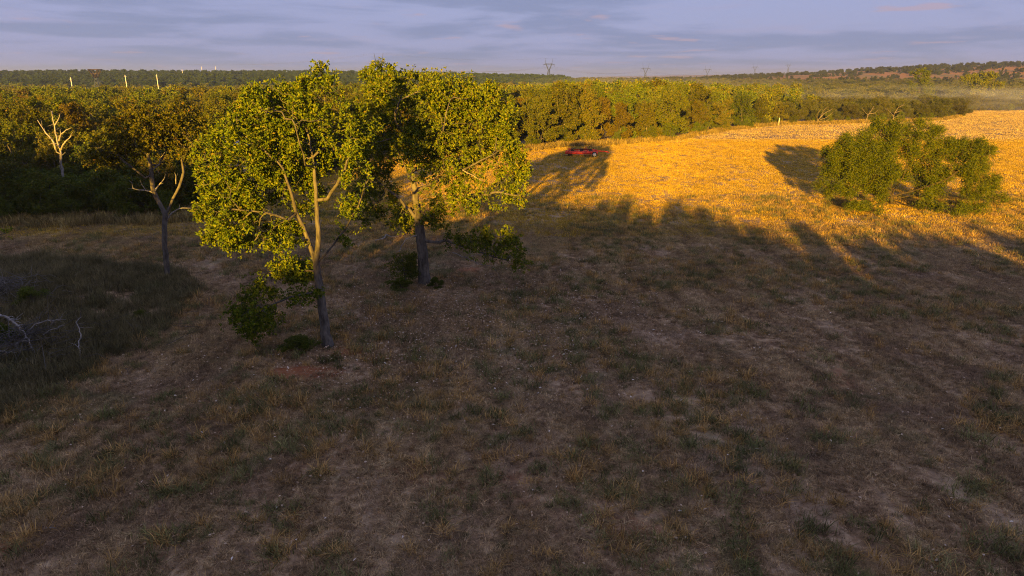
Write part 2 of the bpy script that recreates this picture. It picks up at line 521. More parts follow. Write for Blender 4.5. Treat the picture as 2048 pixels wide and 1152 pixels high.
def in_ellipsoids(ells, n, rng, shell=0.35):
    """points spread through ellipsoids [(centre, (rx,ry,rz), weight)], more of them towards the outside"""
    w = np.array([e[1][0] * e[1][1] * e[1][2] * (e[2] if len(e) > 2 else 1.0) for e in ells])
    w = w ** 0.85
    k = rng.choice(len(ells), n, p=w / w.sum())
    d = rng.normal(size=(n, 3)); d /= np.linalg.norm(d, axis=1, keepdims=True)
    r = rng.rand(n) ** shell
    C = np.array([e[0] for e in ells])[k]; R = np.array([e[1] for e in ells])[k]
    return C + d * R * r[:, None]

def grow(chains, A, rng, step=0.28, infl=2.2, kill=0.42, iters=90, wobble=0.22, rise=0.05):
    """space colonisation from given limb chains [(points, parent_chain, parent_index)]"""
    pos, par, cid = [], [], []
    first = []
    for pts, pc, pi in chains:
        start = len(pos)
        first.append(start)
        prev = -1 if pc is None else first[pc] + pi
        pts = [np.asarray(p, float) for p in pts]
        for j, p in enumerate(pts):
            pos.append(p); par.append(prev); prev = len(pos) - 1
    n_skel = len(pos)
    pos = list(pos)
    X = np.array(pos)
    A = A.copy()
    dist = np.full(len(A), 1e9); near = np.zeros(len(A), int)
    def upd(i0):
        nonlocal dist, near
        Y = np.array(pos[i0:])
        for c0 in range(0, len(Y), 200):
            d = np.linalg.norm(A[:, None, :] - Y[None, c0:c0 + 200], axis=2)
            j = d.argmin(1); dm = d[np.arange(len(A)), j]
            b = dm < dist
            dist[b] = dm[b]; near[b] = j[b] + i0 + c0
    upd(0)
    for it in range(iters):
        keep = dist > kill
        A, dist, near = A[keep], dist[keep], near[keep]
        if not len(A): break
        act = dist < (infl if it > 8 else 1e3)
        if not act.any():
            act = dist < dist.min() + 0.5
        i0 = len(pos)
        idx = near[act]
        dv = (A[act] - np.array(pos)[idx]); dv /= (np.linalg.norm(dv, axis=1, keepdims=True) + 1e-9)
        acc = {}
        for q, i in enumerate(idx):
            acc[i] = acc.get(i, 0) + dv[q]
        for i, d in acc.items():
            nrm = np.linalg.norm(d)
            if nrm < 1e-3: d = rng.normal(size=3); nrm = np.linalg.norm(d)
            d = d / nrm + rng.normal(size=3) * wobble; d[2] += rise
            d /= np.linalg.norm(d)
            pos.append(pos[i] + d * step); par.append(i)
        upd(i0)
        if len(pos) > 9000: break
    return np.array(pos), np.array(par), n_skel

def tips_of(par):
    n = len(par)
    cnt = np.zeros(n); has = np.zeros(n, bool)
    for i in range(n):
        if par[i] >= 0: has[par[i]] = True
    cnt[~has] = 1
    for i in range(n - 1, -1, -1):
        if par[i] >= 0: cnt[par[i]] += cnt[i]
    return cnt

def wood(pos, par, cnt, R, r0=0.009, min_tips=1, flare=0.5, floor=None):
    """tapered limbs as MB; R is the radius at the root"""
    p = math.log(max(R / r0, 1.01)) / math.log(max(cnt[0], 2))
    rad = r0 * np.maximum(cnt, 1) ** p
    if floor is not None: rad = np.where(floor > 0, floor, rad)
    z0 = pos[0][2]
    # parents come before children except along given chains; sort children by size
    kids = {}
    for i, q in enumerate(par):
        if q >= 0: kids.setdefault(q, []).append(i)
    mb = MB()
    stack = [(0, None)]
    while stack:
        s, src = stack.pop()
        chain = [] if src is None else [src]
        i = s
        while True:
            chain.append(i)
            ks = [k for k in kids.get(i, []) if cnt[k] >= min_tips]
            if not ks: break
            ks.sort(key=lambda k: -cnt[k])
            for k in ks[1:]: stack.append((k, i))
            i = ks[0]
        if len(chain) < 2: continue
        pts = pos[chain]
        rr = rad[chain].copy()
        if src is not None: rr[0] = rr[1]
        for j, c in enumerate(chain):
            h = pts[j][2] - z0
            if src is None: rr[j] *= 1 + flare * math.exp(-max(h, 0) / 0.28)
        sides = 9 if rr.max() > 0.12 else (6 if rr.max() > 0.05 else (4 if rr.max() > 0.02 else 3))
        mb.tube(pts, list(rr), sides, cap=False)
    return mb, rad

def leaf_cloud(pos, par, cnt, rng, centre, max_tips, n_leaves, per_tip, spread, Ln, Wd, droop=0.0, feather=False, clump=0.75):
    thin = np.where(cnt <= max_tips)[0]
    thin = thin[par[thin] >= 0]
    # sprays: some twigs carry many leaves, others hardly any
    cell = np.floor(pos[thin] / clump).astype(int)
    hsh = np.sin(cell[:, 0] * 12.9898 + cell[:, 1] * 78.233 + cell[:, 2] * 37.719) * 43758.5453
    wt = 0.05 + (hsh - np.floor(hsh)) ** 2.2
    c = rng.choice(thin, max(1, n_leaves // per_tip), p=wt / wt.sum())
    T = pos[c] + rng.normal(size=(len(c), 3)) * spread
    outw = T - centre
    outw /= (np.linalg.norm(outw, axis=1, keepdims=True) + 1e-9)
    k = np.repeat(np.arange(len(T)), per_tip)
    D = rng.normal(size=(len(k), 3)) + outw[k] * 0.7
    D[:, 2] += 0.15 - droop
    P = T[k] + rng.normal(size=(len(k), 3)) * (0.02 if not feather else 0.10)
    L_ = Ln * rng.uniform(0.7, 1.25, len(k)); W_ = Wd * rng.uniform(0.75, 1.2, len(k))
    return P, D, L_, W_

def px_ell(lst, y0):
    """[(px, py, rx px, ry px, depth offset, depth radius, weight)] -> ellipsoids at y0 metres ahead"""
    out = []
    for e in lst:
        px, py, rx, ry, dy, ry_m = e[:6]
        y = y0 + dy
        c = at(px, py, y)
        out.append((c, (metres(rx, y), ry_m, metres(ry, y)), e[6] if len(e) > 6 else 1.0))
    return out
def px_chain(lst, y0):
    return [at(p[0], p[1], y0 + (p[2] if len(p) > 2 else 0.0)) for p in lst]
def densify(pts, seg=0.3, rng=None, jit=0.03):
    out = [pts[0]]
    for a, b in zip(pts[:-1], pts[1:]):
        n = max(1, int(np.linalg.norm(b - a) / seg))
        for i in range(1, n + 1):
            p = a + (b - a) * i / n
            if rng is not None and i < n: p = p + rng.normal(size=3) * jit
            out.append(p)
    return out
def nearest_index(pts, p):
    return int(np.argmin([np.linalg.norm(q - p) for q in pts]))

def hero_tree(name, base, chains_px, ells_px, R, n_attr, seed, mats, leaf, label, cat='tree', dead=(), kill=0.40,
              infl=2.0, leafn=(30000, 0, 7), spread=0.13, droop=0.0, feather=False, rise=0.05, wobble=0.25, maxtips=3, minwood=1):
    """chains_px: [(polyline px, index of parent chain or None)]"""
    rng = np.random.RandomState(seed)
    y0 = base[1]
    raw = []
    chain_r = [(c[2] if len(c) > 2 else None) for c in chains_px]
    for pl, pc in [c[:2] for c in chains_px]:
        pts = px_chain(pl, y0)
        if pc is None: pts[0] = np.array((pts[0][0], pts[0][1], base[2] - 0.12))
        raw.append((pts, pc))
    chains = []
    for pts, pc in raw:
        if pc is None:
            chains.append((densify(pts, 0.3, rng, 0.012), None, 0))
        else:
            pi = nearest_index(chains[pc][0], pts[0])
            chains.append((densify([chains[pc][0][pi]] + pts, 0.3, rng, 0.03)[1:], pc, pi))
    ells = px_ell(ells_px, y0)
    A = in_ellipsoids(ells, n_attr, rng)
    A = A[A[:, 2] > base[2] + 0.35]
    pos, par, ns = grow(chains, A, rng, kill=kill, infl=infl, wobble=wobble, rise=rise)
    cnt = tips_of(par)
    root = empty(name, (base[0], base[1], base[2]))
    off = np.array(base)
    floor_r = np.zeros(len(pos)); i0 = 0
    for (pts, _, _), cr_ in zip(chains, chain_r):
        if cr_: floor_r[i0:i0 + len(pts)] = np.linspace(cr_[0], cr_[1], len(pts))
        i0 += len(pts)
    mb, rad = wood(pos - off, par, cnt, R, min_tips=minwood, r0=0.011, floor=floor_r)
    link('trunk', mb.mesh('trunk', mats[1], True), root)
    ctr = A.mean(0)
    P, D, L_, W_ = leaf_cloud(pos, par, cnt, rng, ctr, maxtips, leafn[0], leafn[2], spread, leaf[0], leaf[1], droop, feather)
    link('crown', leaves_mesh('crown', P - off, D, L_, W_, mats[0], rng), root)
    for pl, r in dead:
        pts = densify(px_chain(pl, y0), 0.2, rng, 0.02)
        rr = list(np.linspace(r, r * 0.22, len(pts)))
        m2 = MB().tube([p - off for p in pts], rr, 5)
        # short side twigs
        for q in range(2, len(pts) - 1, 2):
            d = rng.normal(size=3) * 0.5 + (pts[q] - pts[q - 1]) / 0.2; d /= np.linalg.norm(d)
            e = pts[q] - off
            ln = rng.uniform(0.15, 0.45)
            m2.tube([e, e + d * ln * 0.5 + rng.normal(size=3) * 0.03, e + d * ln], [rr[q] * 0.55, rr[q] * 0.4, rr[q] * 0.15], 4)
        b = link('dead_branch', m2.mesh('dead_branch', M['deadwood'], True), root)
        b['label'] = 'bare pale grey dead branch'
    tag(root, label, cat)
    print(name, 'nodes', len(pos), 'leaves', len(P))
    return root

# ------------------------------------------------------------------ ground
def axis(lo, fine_lo, fine_hi, hi, fine, growth=1.09):
    mid = list(np.arange(fine_lo, fine_hi + 1e-6, fine))
    a, s = [], fine
    x = fine_hi
    while x < hi: s *= growth; x += s; a.append(x)
    b, s = [], fine
    x = fine_lo
    while x > lo: s *= growth; x -= s; b.append(x)
    return np.array(b[::-1] + mid + a)
def make_ground():
    xs = axis(-6000, -42, 48, 6000, 0.42)
    ys = axis(-500, 9, 75, 9000, 0.42)
    X, Y = np.meshgrid(xs, ys)
    Z = ground_z(X, Y)
    V = np.stack((X, Y, Z), -1).reshape(-1, 3)
    nx, ny = len(xs), len(ys)
    i = np.arange(nx * ny).reshape(ny, nx)
    F = np.stack((i[:-1, :-1], i[:-1, 1:], i[1:, 1:], i[1:, :-1]), -1).reshape(-1, 4)
    me = mesh_from('ground', V, F, M['ground'], smooth=True)
    o = link('ground', me)
    tag(o, 'mown dry meadow and scrubland of reddish soil', None, None, 'structure')
make_ground()

# ------------------------------------------------------------------ wood edge in plan
EDGE_PX = [(-500, 462), (-200, 455), (0, 447), (150, 445), (300, 441), (420, 432), (490, 412), (570, 378), (660, 345), (770, 322),
           (900, 308), (1060, 298), (1130, 290), (1250, 284), (1360, 278), (1400, 268), (1480, 257), (1560, 249),
           (1650, 247), (1780, 243), (1890, 239), (1925, 231), (1945, 222), (2100, 221), (2500, 221)]
EDGE = np.array([pix(a, b)[:2] for a, b in EDGE_PX])
ES = EDGE[:, 0] / EDGE[:, 1]
def edge_y(s):
    return np.interp(s, ES, EDGE[:, 1])

# ------------------------------------------------------------------ tree prototypes (meshes only; every tree is its own object)
def proto_tree(seed, H, W, n_attr, R, leaf, mat, bark, leafn, spread, kill, trunk_frac=0.28, lobes=7, minwood=3, droop=0.0,
               feather=False, stems=1, maxtips=3, low=0.0, infl=2.4, step=0.32):
    rng = np.random.RandomState(seed)
    chains = []
    th = H * trunk_frac
    for s in range(stems):
        a = rng.uniform(0, 2 * math.pi)
        lean = rng.uniform(0.05, 0.22) if stems == 1 else rng.uniform(0.5, 1.1)
        pts = [np.array((0.0, 0, -0.15))]
        for k in range(1, 5):
            h = th * k / 4
            pts.append(np.array((math.cos(a) * lean * h, math.sin(a) * lean * h, h)) + rng.normal(size=3) * 0.05)
        chains.append((densify(pts, 0.3, rng, 0.015), None if s == 0 else 0, 0))
    ells = []
    cz = th + (H - th) * 0.48
    ells.append((np.array((0, 0, cz)), (W * 0.26, W * 0.26, (H - th) * 0.40), 0.4))
    for q in range(lobes):
        a = 2 * math.pi * (q + rng.uniform(-0.3, 0.3)) / lobes
        rr = W * rng.uniform(0.20, 0.34)
        lz = rng.uniform(th * (0.75 - low), th + (H - th) * 0.80)
        rad = W * rng.uniform(0.12, 0.19)
        ells.append((np.array((math.cos(a) * rr, math.sin(a) * rr, lz)), (rad, rad, rad * rng.uniform(0.6, 0.9))))
    for q in range(3):
        a = rng.uniform(0, 2 * math.pi)
        ells.append((np.array((math.cos(a) * W * 0.14, math.sin(a) * W * 0.14, H - W * 0.11)), (W * 0.15, W * 0.15, W * 0.11)))
    A = in_ellipsoids(ells, n_attr, rng)
    A = A[A[:, 2] > 0.25]
    pos, par, ns = grow(chains, A, rng, step=step, kill=kill, infl=infl, wobble=0.22, rise=0.06)
    cnt = tips_of(par)
    mb, rad = wood(pos, par, cnt, R, min_tips=minwood, r0=0.012)
    P, D, L_, W_ = leaf_cloud(pos, par, cnt, rng, A.mean(0), maxtips, leafn[0], leafn[1], spread, leaf[0], leaf[1], droop, feather, clump=1.15 if H > 4.5 else 0.7)
    return (mb.mesh('trunk', M[bark], True), leaves_mesh('crown', P, D, L_, W_, M[mat], rng), len(P))

PROTO = {}
PROTO['oak'] = [proto_tree(100 + i, 8.0, w, 620, 0.14, (0.17, 0.115), m, 'bark_pale' if i % 2 else 'bark', (30000, 6), 0.17, 0.46, 0.16, 9, low=0.35)
                for i, (w, m) in enumerate(((7.2, 'oak_green'), (6.4, 'oak_olive'), (7.8, 'oak_green'), (6.8, 'oak_olive'), (6.0, 'oak_russet')))]
PROTO['bush'] = [proto_tree(200 + i, 3.0, 3.8, 300, 0.05, (0.13, 0.08), 'bush', 'bark', (14000, 6), 0.13, 0.34, 0.10, 8, 3, stems=3, low=0.5)
                 for i in range(3)]
PROTO['mesquite'] = [proto_tree(300 + i, 5.0, w, 420, 0.10, (0.24, 0.06), 'scrub', 'mesq_bark', (26000, 8), 0.17, 0.42, 0.12, 9, 3,
                                droop=0.3, feather=True, stems=3, low=0.5) for i, w in enumerate((6.5, 7.5, 5.8))]
PROTO['far_oak'] = [proto_tree(400 + i, 7.5, w, 200, 0.12, (0.42, 0.30), m, 'bark', (5200, 4), 0.30, 0.7, 0.14, 8, 4, step=0.45, low=0.4)
                    for i, (w, m) in enumerate(((7.0, 'oak_green'), (6.4, 'oak_olive'), (7.6, 'oak_green'), (6.6, 'oak_green'), (6.2, 'oak_russet')))]
PROTO['far_scrub'] = [proto_tree(500 + i, 4.0, 5.6, 140, 0.08, (0.40, 0.26), m, 'mesq_bark', (3000, 4), 0.28, 0.65, 0.10, 7, 4, step=0.4, low=0.5)
                      for i, m in enumerate(('scrub', 'scrub', 'juniper'))]
PROTO['juniper'] = [proto_tree(520 + i, 4.0, 4.6, 150, 0.08, (0.34, 0.24), 'juniper', 'bark', (3500, 5), 0.24, 0.6, 0.1, 6, 4, step=0.4, low=0.5)
                    for i in range(2)]
print({k: [p[2] for p in v] for k, v in PROTO.items()})

def place_tree(name, kind, i, x, y, h_scale, w_scale, rz, label, group, cat='tree'):
    tr, cr, _ = PROTO[kind][i]
    root = empty(name, (x, y, float(ground_z(x, y))), rz)
    root.scale = (w_scale, w_scale, h_scale)
    link('trunk', tr, root)
    link('crown', cr, root)
    tag(root, label, cat, group)
    return root

# ------------------------------------------------------------------ scattering through geometry nodes (stuff only)
def scatter(name, pts, rot, scl, pick, protos, label):
    me = bpy.data.meshes.new(name)
    pts = np.asarray(pts, np.float32)
    n = len(pts)
    me.vertices.add(n)
    me.vertices.foreach_set('co', pts.ravel())
    a = me.attributes.new('rot', 'FLOAT_VECTOR', 'POINT'); a.data.foreach_set('vector', np.asarray(rot, np.float32).ravel())
    a = me.attributes.new('scl', 'FLOAT_VECTOR', 'POINT'); a.data.foreach_set('vector', np.asarray(scl, np.float32).ravel())
    a = me.attributes.new('pick', 'INT', 'POINT'); a.data.foreach_set('value', np.asarray(pick, np.int32))
    o = link(name, me)
    g = bpy.data.node_groups.new(name + '_scatter', 'GeometryNodeTree')
    g.interface.new_socket('Geometry', in_out='INPUT', socket_type='NodeSocketGeometry')
    g.interface.new_socket('Geometry', in_out='OUTPUT', socket_type='NodeSocketGeometry')
    N, L = g.nodes, g.links
    gi, go = N.new('NodeGroupInput'), N.new('NodeGroupOutput')
    iop = N.new('GeometryNodeInstanceOnPoints')
    iop.inputs['Pick Instance'].default_value = True
    jn = N.new('GeometryNodeJoinGeometry')
    for p in protos:
        oi = N.new('GeometryNodeObjectInfo')
        oi.inputs['Object'].default_value = p
        oi.inputs['As Instance'].default_value = True
        L.new(oi.outputs['Geometry'], jn.inputs[0])
    def attr(nm, t):
        q = N.new('GeometryNodeInputNamedAttribute'); q.data_type = t
        q.inputs['Name'].default_value = nm
        return q.outputs['Attribute']
    er = N.new('FunctionNodeEulerToRotation')
    L.new(attr('rot', 'FLOAT_VECTOR'), er.inputs[0])
    L.new(gi.outputs[0], iop.inputs['Points'])
    L.new(jn.outputs[0], iop.inputs['Instance'])
    L.new(attr('pick', 'INT'), iop.inputs['Instance Index'])
    L.new(er.outputs[0], iop.inputs['Rotation'])
    L.new(attr('scl', 'FLOAT_VECTOR'), iop.inputs['Scale'])
    L.new(iop.outputs[0], go.inputs[0])
    md = o.modifiers.new('scatter', 'NODES')
    md.node_group = g
    tag(o, label, None, None, 'stuff')
    return o
def joined_proto(name, tr, cr):
    """trunk and crown of one far tree as a single unlinked mesh object"""
    a = np.empty(len(tr.vertices) * 3, np.float32); tr.vertices.foreach_get('co', a)
    b = np.empty(len(cr.vertices) * 3, np.float32); cr.vertices.foreach_get('co', b)
    fa = [tuple(p.vertices) for p in tr.polygons]
    nb = len(tr.vertices)
    fb = [tuple(nb + i for i in p.vertices) for p in cr.polygons]
    va = np.empty(len(cr.vertices), np.float32); cr.attributes['v'].data.foreach_get('value', va)
    me = mesh_from(name, np.concatenate((a.reshape(-1, 3), b.reshape(-1, 3))), fa + fb, tr.materials[0],
                   attr=np.concatenate((np.zeros(nb), va)))
    me.materials.append(cr.materials[0])
    mi = np.array([0] * len(fa) + [1] * len(fb), np.int32)
    me.polygons.foreach_set('material_index', mi)
    return bpy.data.objects.new(name, me)
FAR_OAK = [joined_proto('far_oak_source', p[0], p[1]) for p in PROTO['far_oak']]
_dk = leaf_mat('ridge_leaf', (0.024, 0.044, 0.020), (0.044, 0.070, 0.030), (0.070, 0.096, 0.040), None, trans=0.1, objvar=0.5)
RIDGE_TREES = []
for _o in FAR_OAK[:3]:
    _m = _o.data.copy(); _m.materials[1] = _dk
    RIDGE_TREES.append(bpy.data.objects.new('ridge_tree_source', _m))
FAR_SCRUB = [joined_proto('far_scrub_source', p[0], p[1]) for p in PROTO['far_scrub']]
FAR_JUN = [joined_proto('far_juniper_source', p[0], p[1]) for p in PROTO['juniper']]
NEAR_OAK = [joined_proto('near_oak_source', p[0], p[1]) for p in PROTO['oak']]
NEAR_BUSH = [joined_proto('near_bush_source', p[0], p[1]) for p in PROTO['bush']]

# ------------------------------------------------------------------ hero trees
B1 = pix(655, 692); B1[2] = float(ground_z(B1[0], B1[1]))
hero_tree('oak_tree', B1,
    [([(655, 692), (650, 650), (643, 600), (637, 560), (633, 528)], None, (0.20, 0.135)),
     ([(626, 510), (617, 482), (606, 452, -.2), (592, 425, -.4), (586, 398, -.6), (575, 365, -.8), (565, 335, -1.0)], 0, (0.10, 0.04)),
     ([(635, 500), (637, 460), (634, 420), (632, 380), (628, 335), (620, 290), (612, 255)], 0, (0.105, 0.035)),
     ([(655, 398, -.3), (675, 368, -.7), (690, 340, -1.0), (705, 305, -1.1)], 2, (0.07, 0.03)),
     ([(640, 300, .2), (648, 262, .2), (652, 222, .1), (650, 185, 0), (643, 150, 0)], 2, (0.05, 0.02)),
     ([(658, 500, -.3), (690, 460, -.7), (706, 430, -1.0), (724, 392, -1.2), (736, 360, -1.3)], 0, (0.05, 0.02)),
     ([(612, 588, -.2), (582, 594, -.4), (552, 606, -.5), (525, 620, -.6)], 0, (0.05, 0.025)),
     ([(600, 546, .4), (562, 544, .8)], 0, (0.04, 0.02)),
     ([(575, 440, -.8), (530, 425, -1.3), (480, 420, -1.6)], 1, (0.05, 0.02)),
     ([(560, 330, .5), (510, 290, .9), (470, 270, 1.0)], 2, (0.05, 0.02)),
     ([(610, 330, -.9), (600, 290, -1.4), (590, 250, -1.6)], 2, (0.04, 0.018))],
    [(515, 315, 104, 98, 0.2, 2.2), (462, 430, 66, 72, -.9, 1.4), (440, 345, 50, 65, 0, 1.5), (560, 230, 85, 60, .3, 1.9),
     (642, 208, 58, 50, 0, 1.6), (652, 168, 26, 28, 0, .6, 1.5), (634, 142, 14, 11, 0, .3, 4), (702, 262, 40, 64, .5, 1.4), (718, 372, 28, 48, -.9, .7, 1.3), (705, 430, 26, 34, -.9, .5, 1.0),
     (600, 375, 50, 50, 1.2, 1.0, .35), (540, 470, 52, 36, -.6, 1.0), (512, 634, 54, 40, -.6, .9, 7), (585, 542, 52, 26, .7, .8, 3.0),
     (512, 582, 24, 26, -.3, .5, 2), (596, 594, 46, 16, -.3, .4, 9), (692, 462, 30, 30, -.8, .5, .7), (420, 380, 24, 40, -.2, .7), (435, 470, 24, 22, -1.2, .6), (665, 310, 34, 44, 1.2, .8, .35)],
    0.165, 2400, 11, (M['oak'], M['bark']), (0.112, 0.066), 'yellow-green leafy oak with forked sunlit trunk, nearest and leftmost of the two big meadow oaks',
    leafn=(70000, 0, 6), spread=0.13, kill=0.32, infl=1.7)

B2 = pix(850, 566); B2[2] = float(ground_z(B2[0], B2[1]))
hero_tree('oak_tree', B2,
    [([(850, 566), (846, 520), (842, 480), (838, 442)], None, (0.29, 0.23)),
     ([(834, 410), (831, 380), (826, 340, .2), (816, 290, .4), (802, 240, .4), (788, 200, .2), (772, 165, 0), (762, 140, 0)], 0, (0.17, 0.025)),
     ([(866, 426, -.3), (890, 405, -.6), (922, 394, -1.0), (960, 388, -1.5), (1000, 384, -1.9), (1040, 392, -2.2)], 0, (0.15, 0.03)),
     ([(860, 368, -.6), (900, 348, -1.2), (950, 328, -1.9), (1000, 300, -2.2)], 1, (0.09, 0.025)),
     ([(858, 330, .2), (874, 282, .3), (888, 225, 0), (898, 172, 0)], 1, (0.08, 0.025)),
     ([(800, 398, .5), (762, 368, 1.0), (732, 340, 1.3)], 0, (0.09, 0.03)),
     ([(868, 484, -.3), (892, 480, -.7), (932, 494, -1.2), (972, 508, -1.6), (1012, 520, -1.9)], 0, (0.085, 0.025)),
     ([(930, 300, 1.0), (975, 250, 1.3), (1005, 215, 1.4)], 4, (0.06, 0.02)),
     ([(800, 262, -1.2), (790, 230, -2.0), (800, 200, -2.4), (840, 182, -2.4)], 1, (0.07, 0.025)),
     ([(900, 200, -1.6), (890, 240, -1.9), (886, 262, -2.0)][::-1], 4, (0.05, 0.02)),
     ([(815, 350, -1.2), (800, 310, -1.6), (790, 290, -1.7)], 1, (0.05, 0.02))],
    [(768, 180, 46, 50, 0, 2.0), (762, 140, 20, 18, 0, .5, 3), (848, 186, 76, 46, .4, 2.0), (930, 200, 74, 44, .5, 2.2), (985, 226, 56, 54, .6, 2.0),
     (880, 278, 105, 52, 0, 2.3), (985, 308, 62, 48, -.6, 2.0), (756, 285, 56, 72, 1.2, 1.8, 1.2), (742, 378, 50, 60, 1.5, 1.4, 1.6),
     (896, 366, 70, 34, -1.2, 1.4), (990, 368, 56, 30, -1.5, 1.3), (1042, 335, 24, 34, -.8, 1.0, 1.4), (955, 412, 46, 20, -1.6, .9, 1.2),
     (1034, 398, 28, 18, -1.8, .8, 1.5), (872, 430, 40, 28, -.9, .8, 1.5), (918, 482, 40, 24, -.9, .8, 2.5), (985, 492, 64, 40, -1.7, 1.2, 1.5), (1042, 522, 22, 20, -2.0, .5, 2),
     (800, 430, 44, 34, 1.0, 1.0, 1.6), (712, 430, 30, 34, 1.4, .8, 1.5), (770, 400, 40, 40, 1.5, 1.0, 1.4)],
    0.24, 2500, 12, (M['oak'], M['bark']), (0.128, 0.074), 'broad gnarled oak with low drooping right branch, behind and right of the nearest oak',
    dead=[([(905, 505, -1.5), (930, 515, -1.6), (955, 508, -1.7), (985, 512, -1.8)], 0.022),
          ([(930, 512, -1.6), (955, 528, -1.8), (985, 532, -1.9), (1000, 556, -2.0)], 0.02),
          ([(836, 470, -.1), (812, 478, -.3), (800, 500, -.5), (792, 506, -.6)], 0.05),
          ([(925, 340, -1.9), (945, 350, -2.1), (965, 362, -2.2)], 0.03),
          ([(1005, 388, -1.7), (1008, 405, -1.8), (1016, 412, -1.8)], 0.016)],
    leafn=(70000, 0, 6), spread=0.15, kill=0.36, infl=1.9)

B3 = pix(335, 556); B3[2] = float(ground_z(B3[0], B3[1]))
hero_tree('oak_tree', B3,
    [([(335, 556), (332, 520), (329, 480), (329, 450), (331, 430)], None),
     ([(340, 412), (352, 386), (364, 356), (366, 332), (362, 314), (374, 300), (386, 288)], 0),
     ([(325, 418), (315, 400), (306, 380), (303, 350), (301, 330), (296, 310), (302, 292)], 0),
     ([(290, 356, -.3), (272, 341, -.5), (258, 330, -.7)], 2),
     ([(318, 330, .2), (325, 315, .4), (332, 300, .5)], 2)],
    [(300, 258, 72, 38, 0, 2.2), (228, 292, 46, 30, -.4, 1.6), (368, 272, 42, 40, .2, 1.7), (335, 238, 60, 26, 0, 1.8), (214, 318, 30, 22, -.4, 1.0), (270, 285, 40, 26, 0, 1.4)],
    0.13, 900, 13, (M['oak_olive'], M['bark']), (0.125, 0.078), 'slender oak with sparse olive crown and bare white lower branches, left of the meadow oaks',
    dead=[([(308, 386), (292, 381), (266, 377), (264, 366), (258, 361)], 0.045), ([(308, 386), (318, 370), (328, 358), (331, 348)], 0.05),
          ([(331, 442), (345, 425), (365, 416), (385, 416), (398, 412)], 0.055), ([(292, 381), (284, 370), (280, 360)], 0.025),
          ([(306, 340), (320, 328), (319, 318), (330, 304)], 0.04), ([(352, 368), (352, 352), (349, 345)], 0.03)],
    leafn=(17000, 0, 6), spread=0.18, kill=0.36, infl=2.0)

# an oak whose leafy twig just enters on the left
BL = at(-150, 600, 24.0); BL[2] = float(ground_z(BL[0], BL[1]))
BL = np.array((at(-190, 470, 24.0)[0], 24.0, BL[2]))
_x = BL[0]
hero_tree('oak_tree', BL,
    [([(-190, 660), (-190, 600), (-185, 540), (-180, 500)], None), ([(-120, 480), (-60, 470), (-10, 470), (12, 467)], 0),
     ([(-185, 430), (-190, 360), (-200, 290)], 0)],
    [(-190, 300, 90, 110, 0, 2.0), (-120, 440, 70, 50, 0, 1.2), (-20, 470, 30, 14, 0, .4, 6), (6, 468, 14, 7, 0, .25, 30)],
    0.19, 700, 14, (M['oak'], M['bark']), (0.115, 0.07), 'oak past the left edge with only a small sunlit leafy twig showing',
    leafn=(16000, 0, 6), spread=0.13, kill=0.36)

B5 = pix(1785, 408); B5[2] = float(ground_z(B5[0], B5[1]))
hero_tree('mesquite_tree', B5,
    [([(1785, 408), (1784, 400), (1783, 393)], None),
     ([(1776, 385), (1772, 372, -.2), (1760, 355, -.4), (1735, 345, -.8), (1705, 330, -1)], 0),
     ([(1788, 380), (1795, 368, .2), (1806, 355, .3), (1815, 330, .5), (1820, 300, .5), (1838, 262, .4)], 0),
     ([(1785, 360, .5), (1778, 320, 1.0), (1772, 280, 1.0), (1775, 250, .8)], 0),
     ([(1815, 385, -.4), (1850, 375, -1), (1890, 360, -1.4), (1925, 335, -1.4), (1945, 315, -1.2)], 0),
     ([(1820, 392, .2), (1880, 392, .2), (1930, 398, 0), (1980, 400, 0)], 0),
     ([(1750, 385, -1), (1715, 380, -1.6), (1680, 372, -1.8)], 0),
     ([(1770, 405, -2), (1740, 412, -4)], 0), ([(1820, 412, -2), (1880, 420, -4)], 0)],
    [(1777, 258, 34, 22, .8, 1.8), (1842, 262, 36, 22, .4, 1.8), (1800, 290, 50, 26, .5, 2.5), (1735, 296, 48, 28, -.4, 2.5), (1690, 318, 44, 40, -.8, 2.4), (1740, 335, 50, 38, -1, 2.6),
     (1672, 366, 36, 28, -1.4, 1.8), (1700, 376, 24, 16, -1.4, 1.4), (1805, 345, 40, 16, 1.5, 1.4, .4), (1858, 318, 42, 34, .3, 2.0), (1872, 358, 36, 24, .6, 1.6, .5), (1896, 288, 28, 16, .4, 1.4),
     (1942, 315, 42, 38, -1.0, 2.0), (1960, 368, 36, 28, -.6, 1.8), (1984, 398, 24, 30, -.6, 1.6), (1725, 418, 40, 18, -4.5, 1.3, .8), (1850, 402, 34, 12, -2.5, 1.0, .4),
     (1900, 422, 40, 16, -4.5, 1.2, .8), (1950, 424, 42, 18, -4.5, 1.3)],
    0.15, 2300, 15, (M['mesquite'], M['mesq_bark']), (0.25, 0.034), 'wide feathery green mesquite standing alone in the golden field', 'tree',
    leafn=(105000, 0, 8), spread=0.16, kill=0.40, infl=2.2, droop=0.35, feather=True, rise=0.02)

# small dark sapling at the foot of the broad oak
BS = pix(808, 566); BS[2] = float(ground_z(BS[0], BS[1]))
hero_tree('sapling', BS,
    [([(812, 566), (810, 550), (806, 535)], None)],
    [(805, 525, 28, 18, 0, .6), (812, 545, 24, 14, 0, .5), (795, 540, 18, 14, 0, .4)],
    0.035, 170, 16, (M['bush'], M['bark']), (0.10, 0.05), 'small dark green sapling at the foot of the broad oak', 'sapling',
    leafn=(4500, 0, 5), spread=0.10, kill=0.22, infl=1.0)

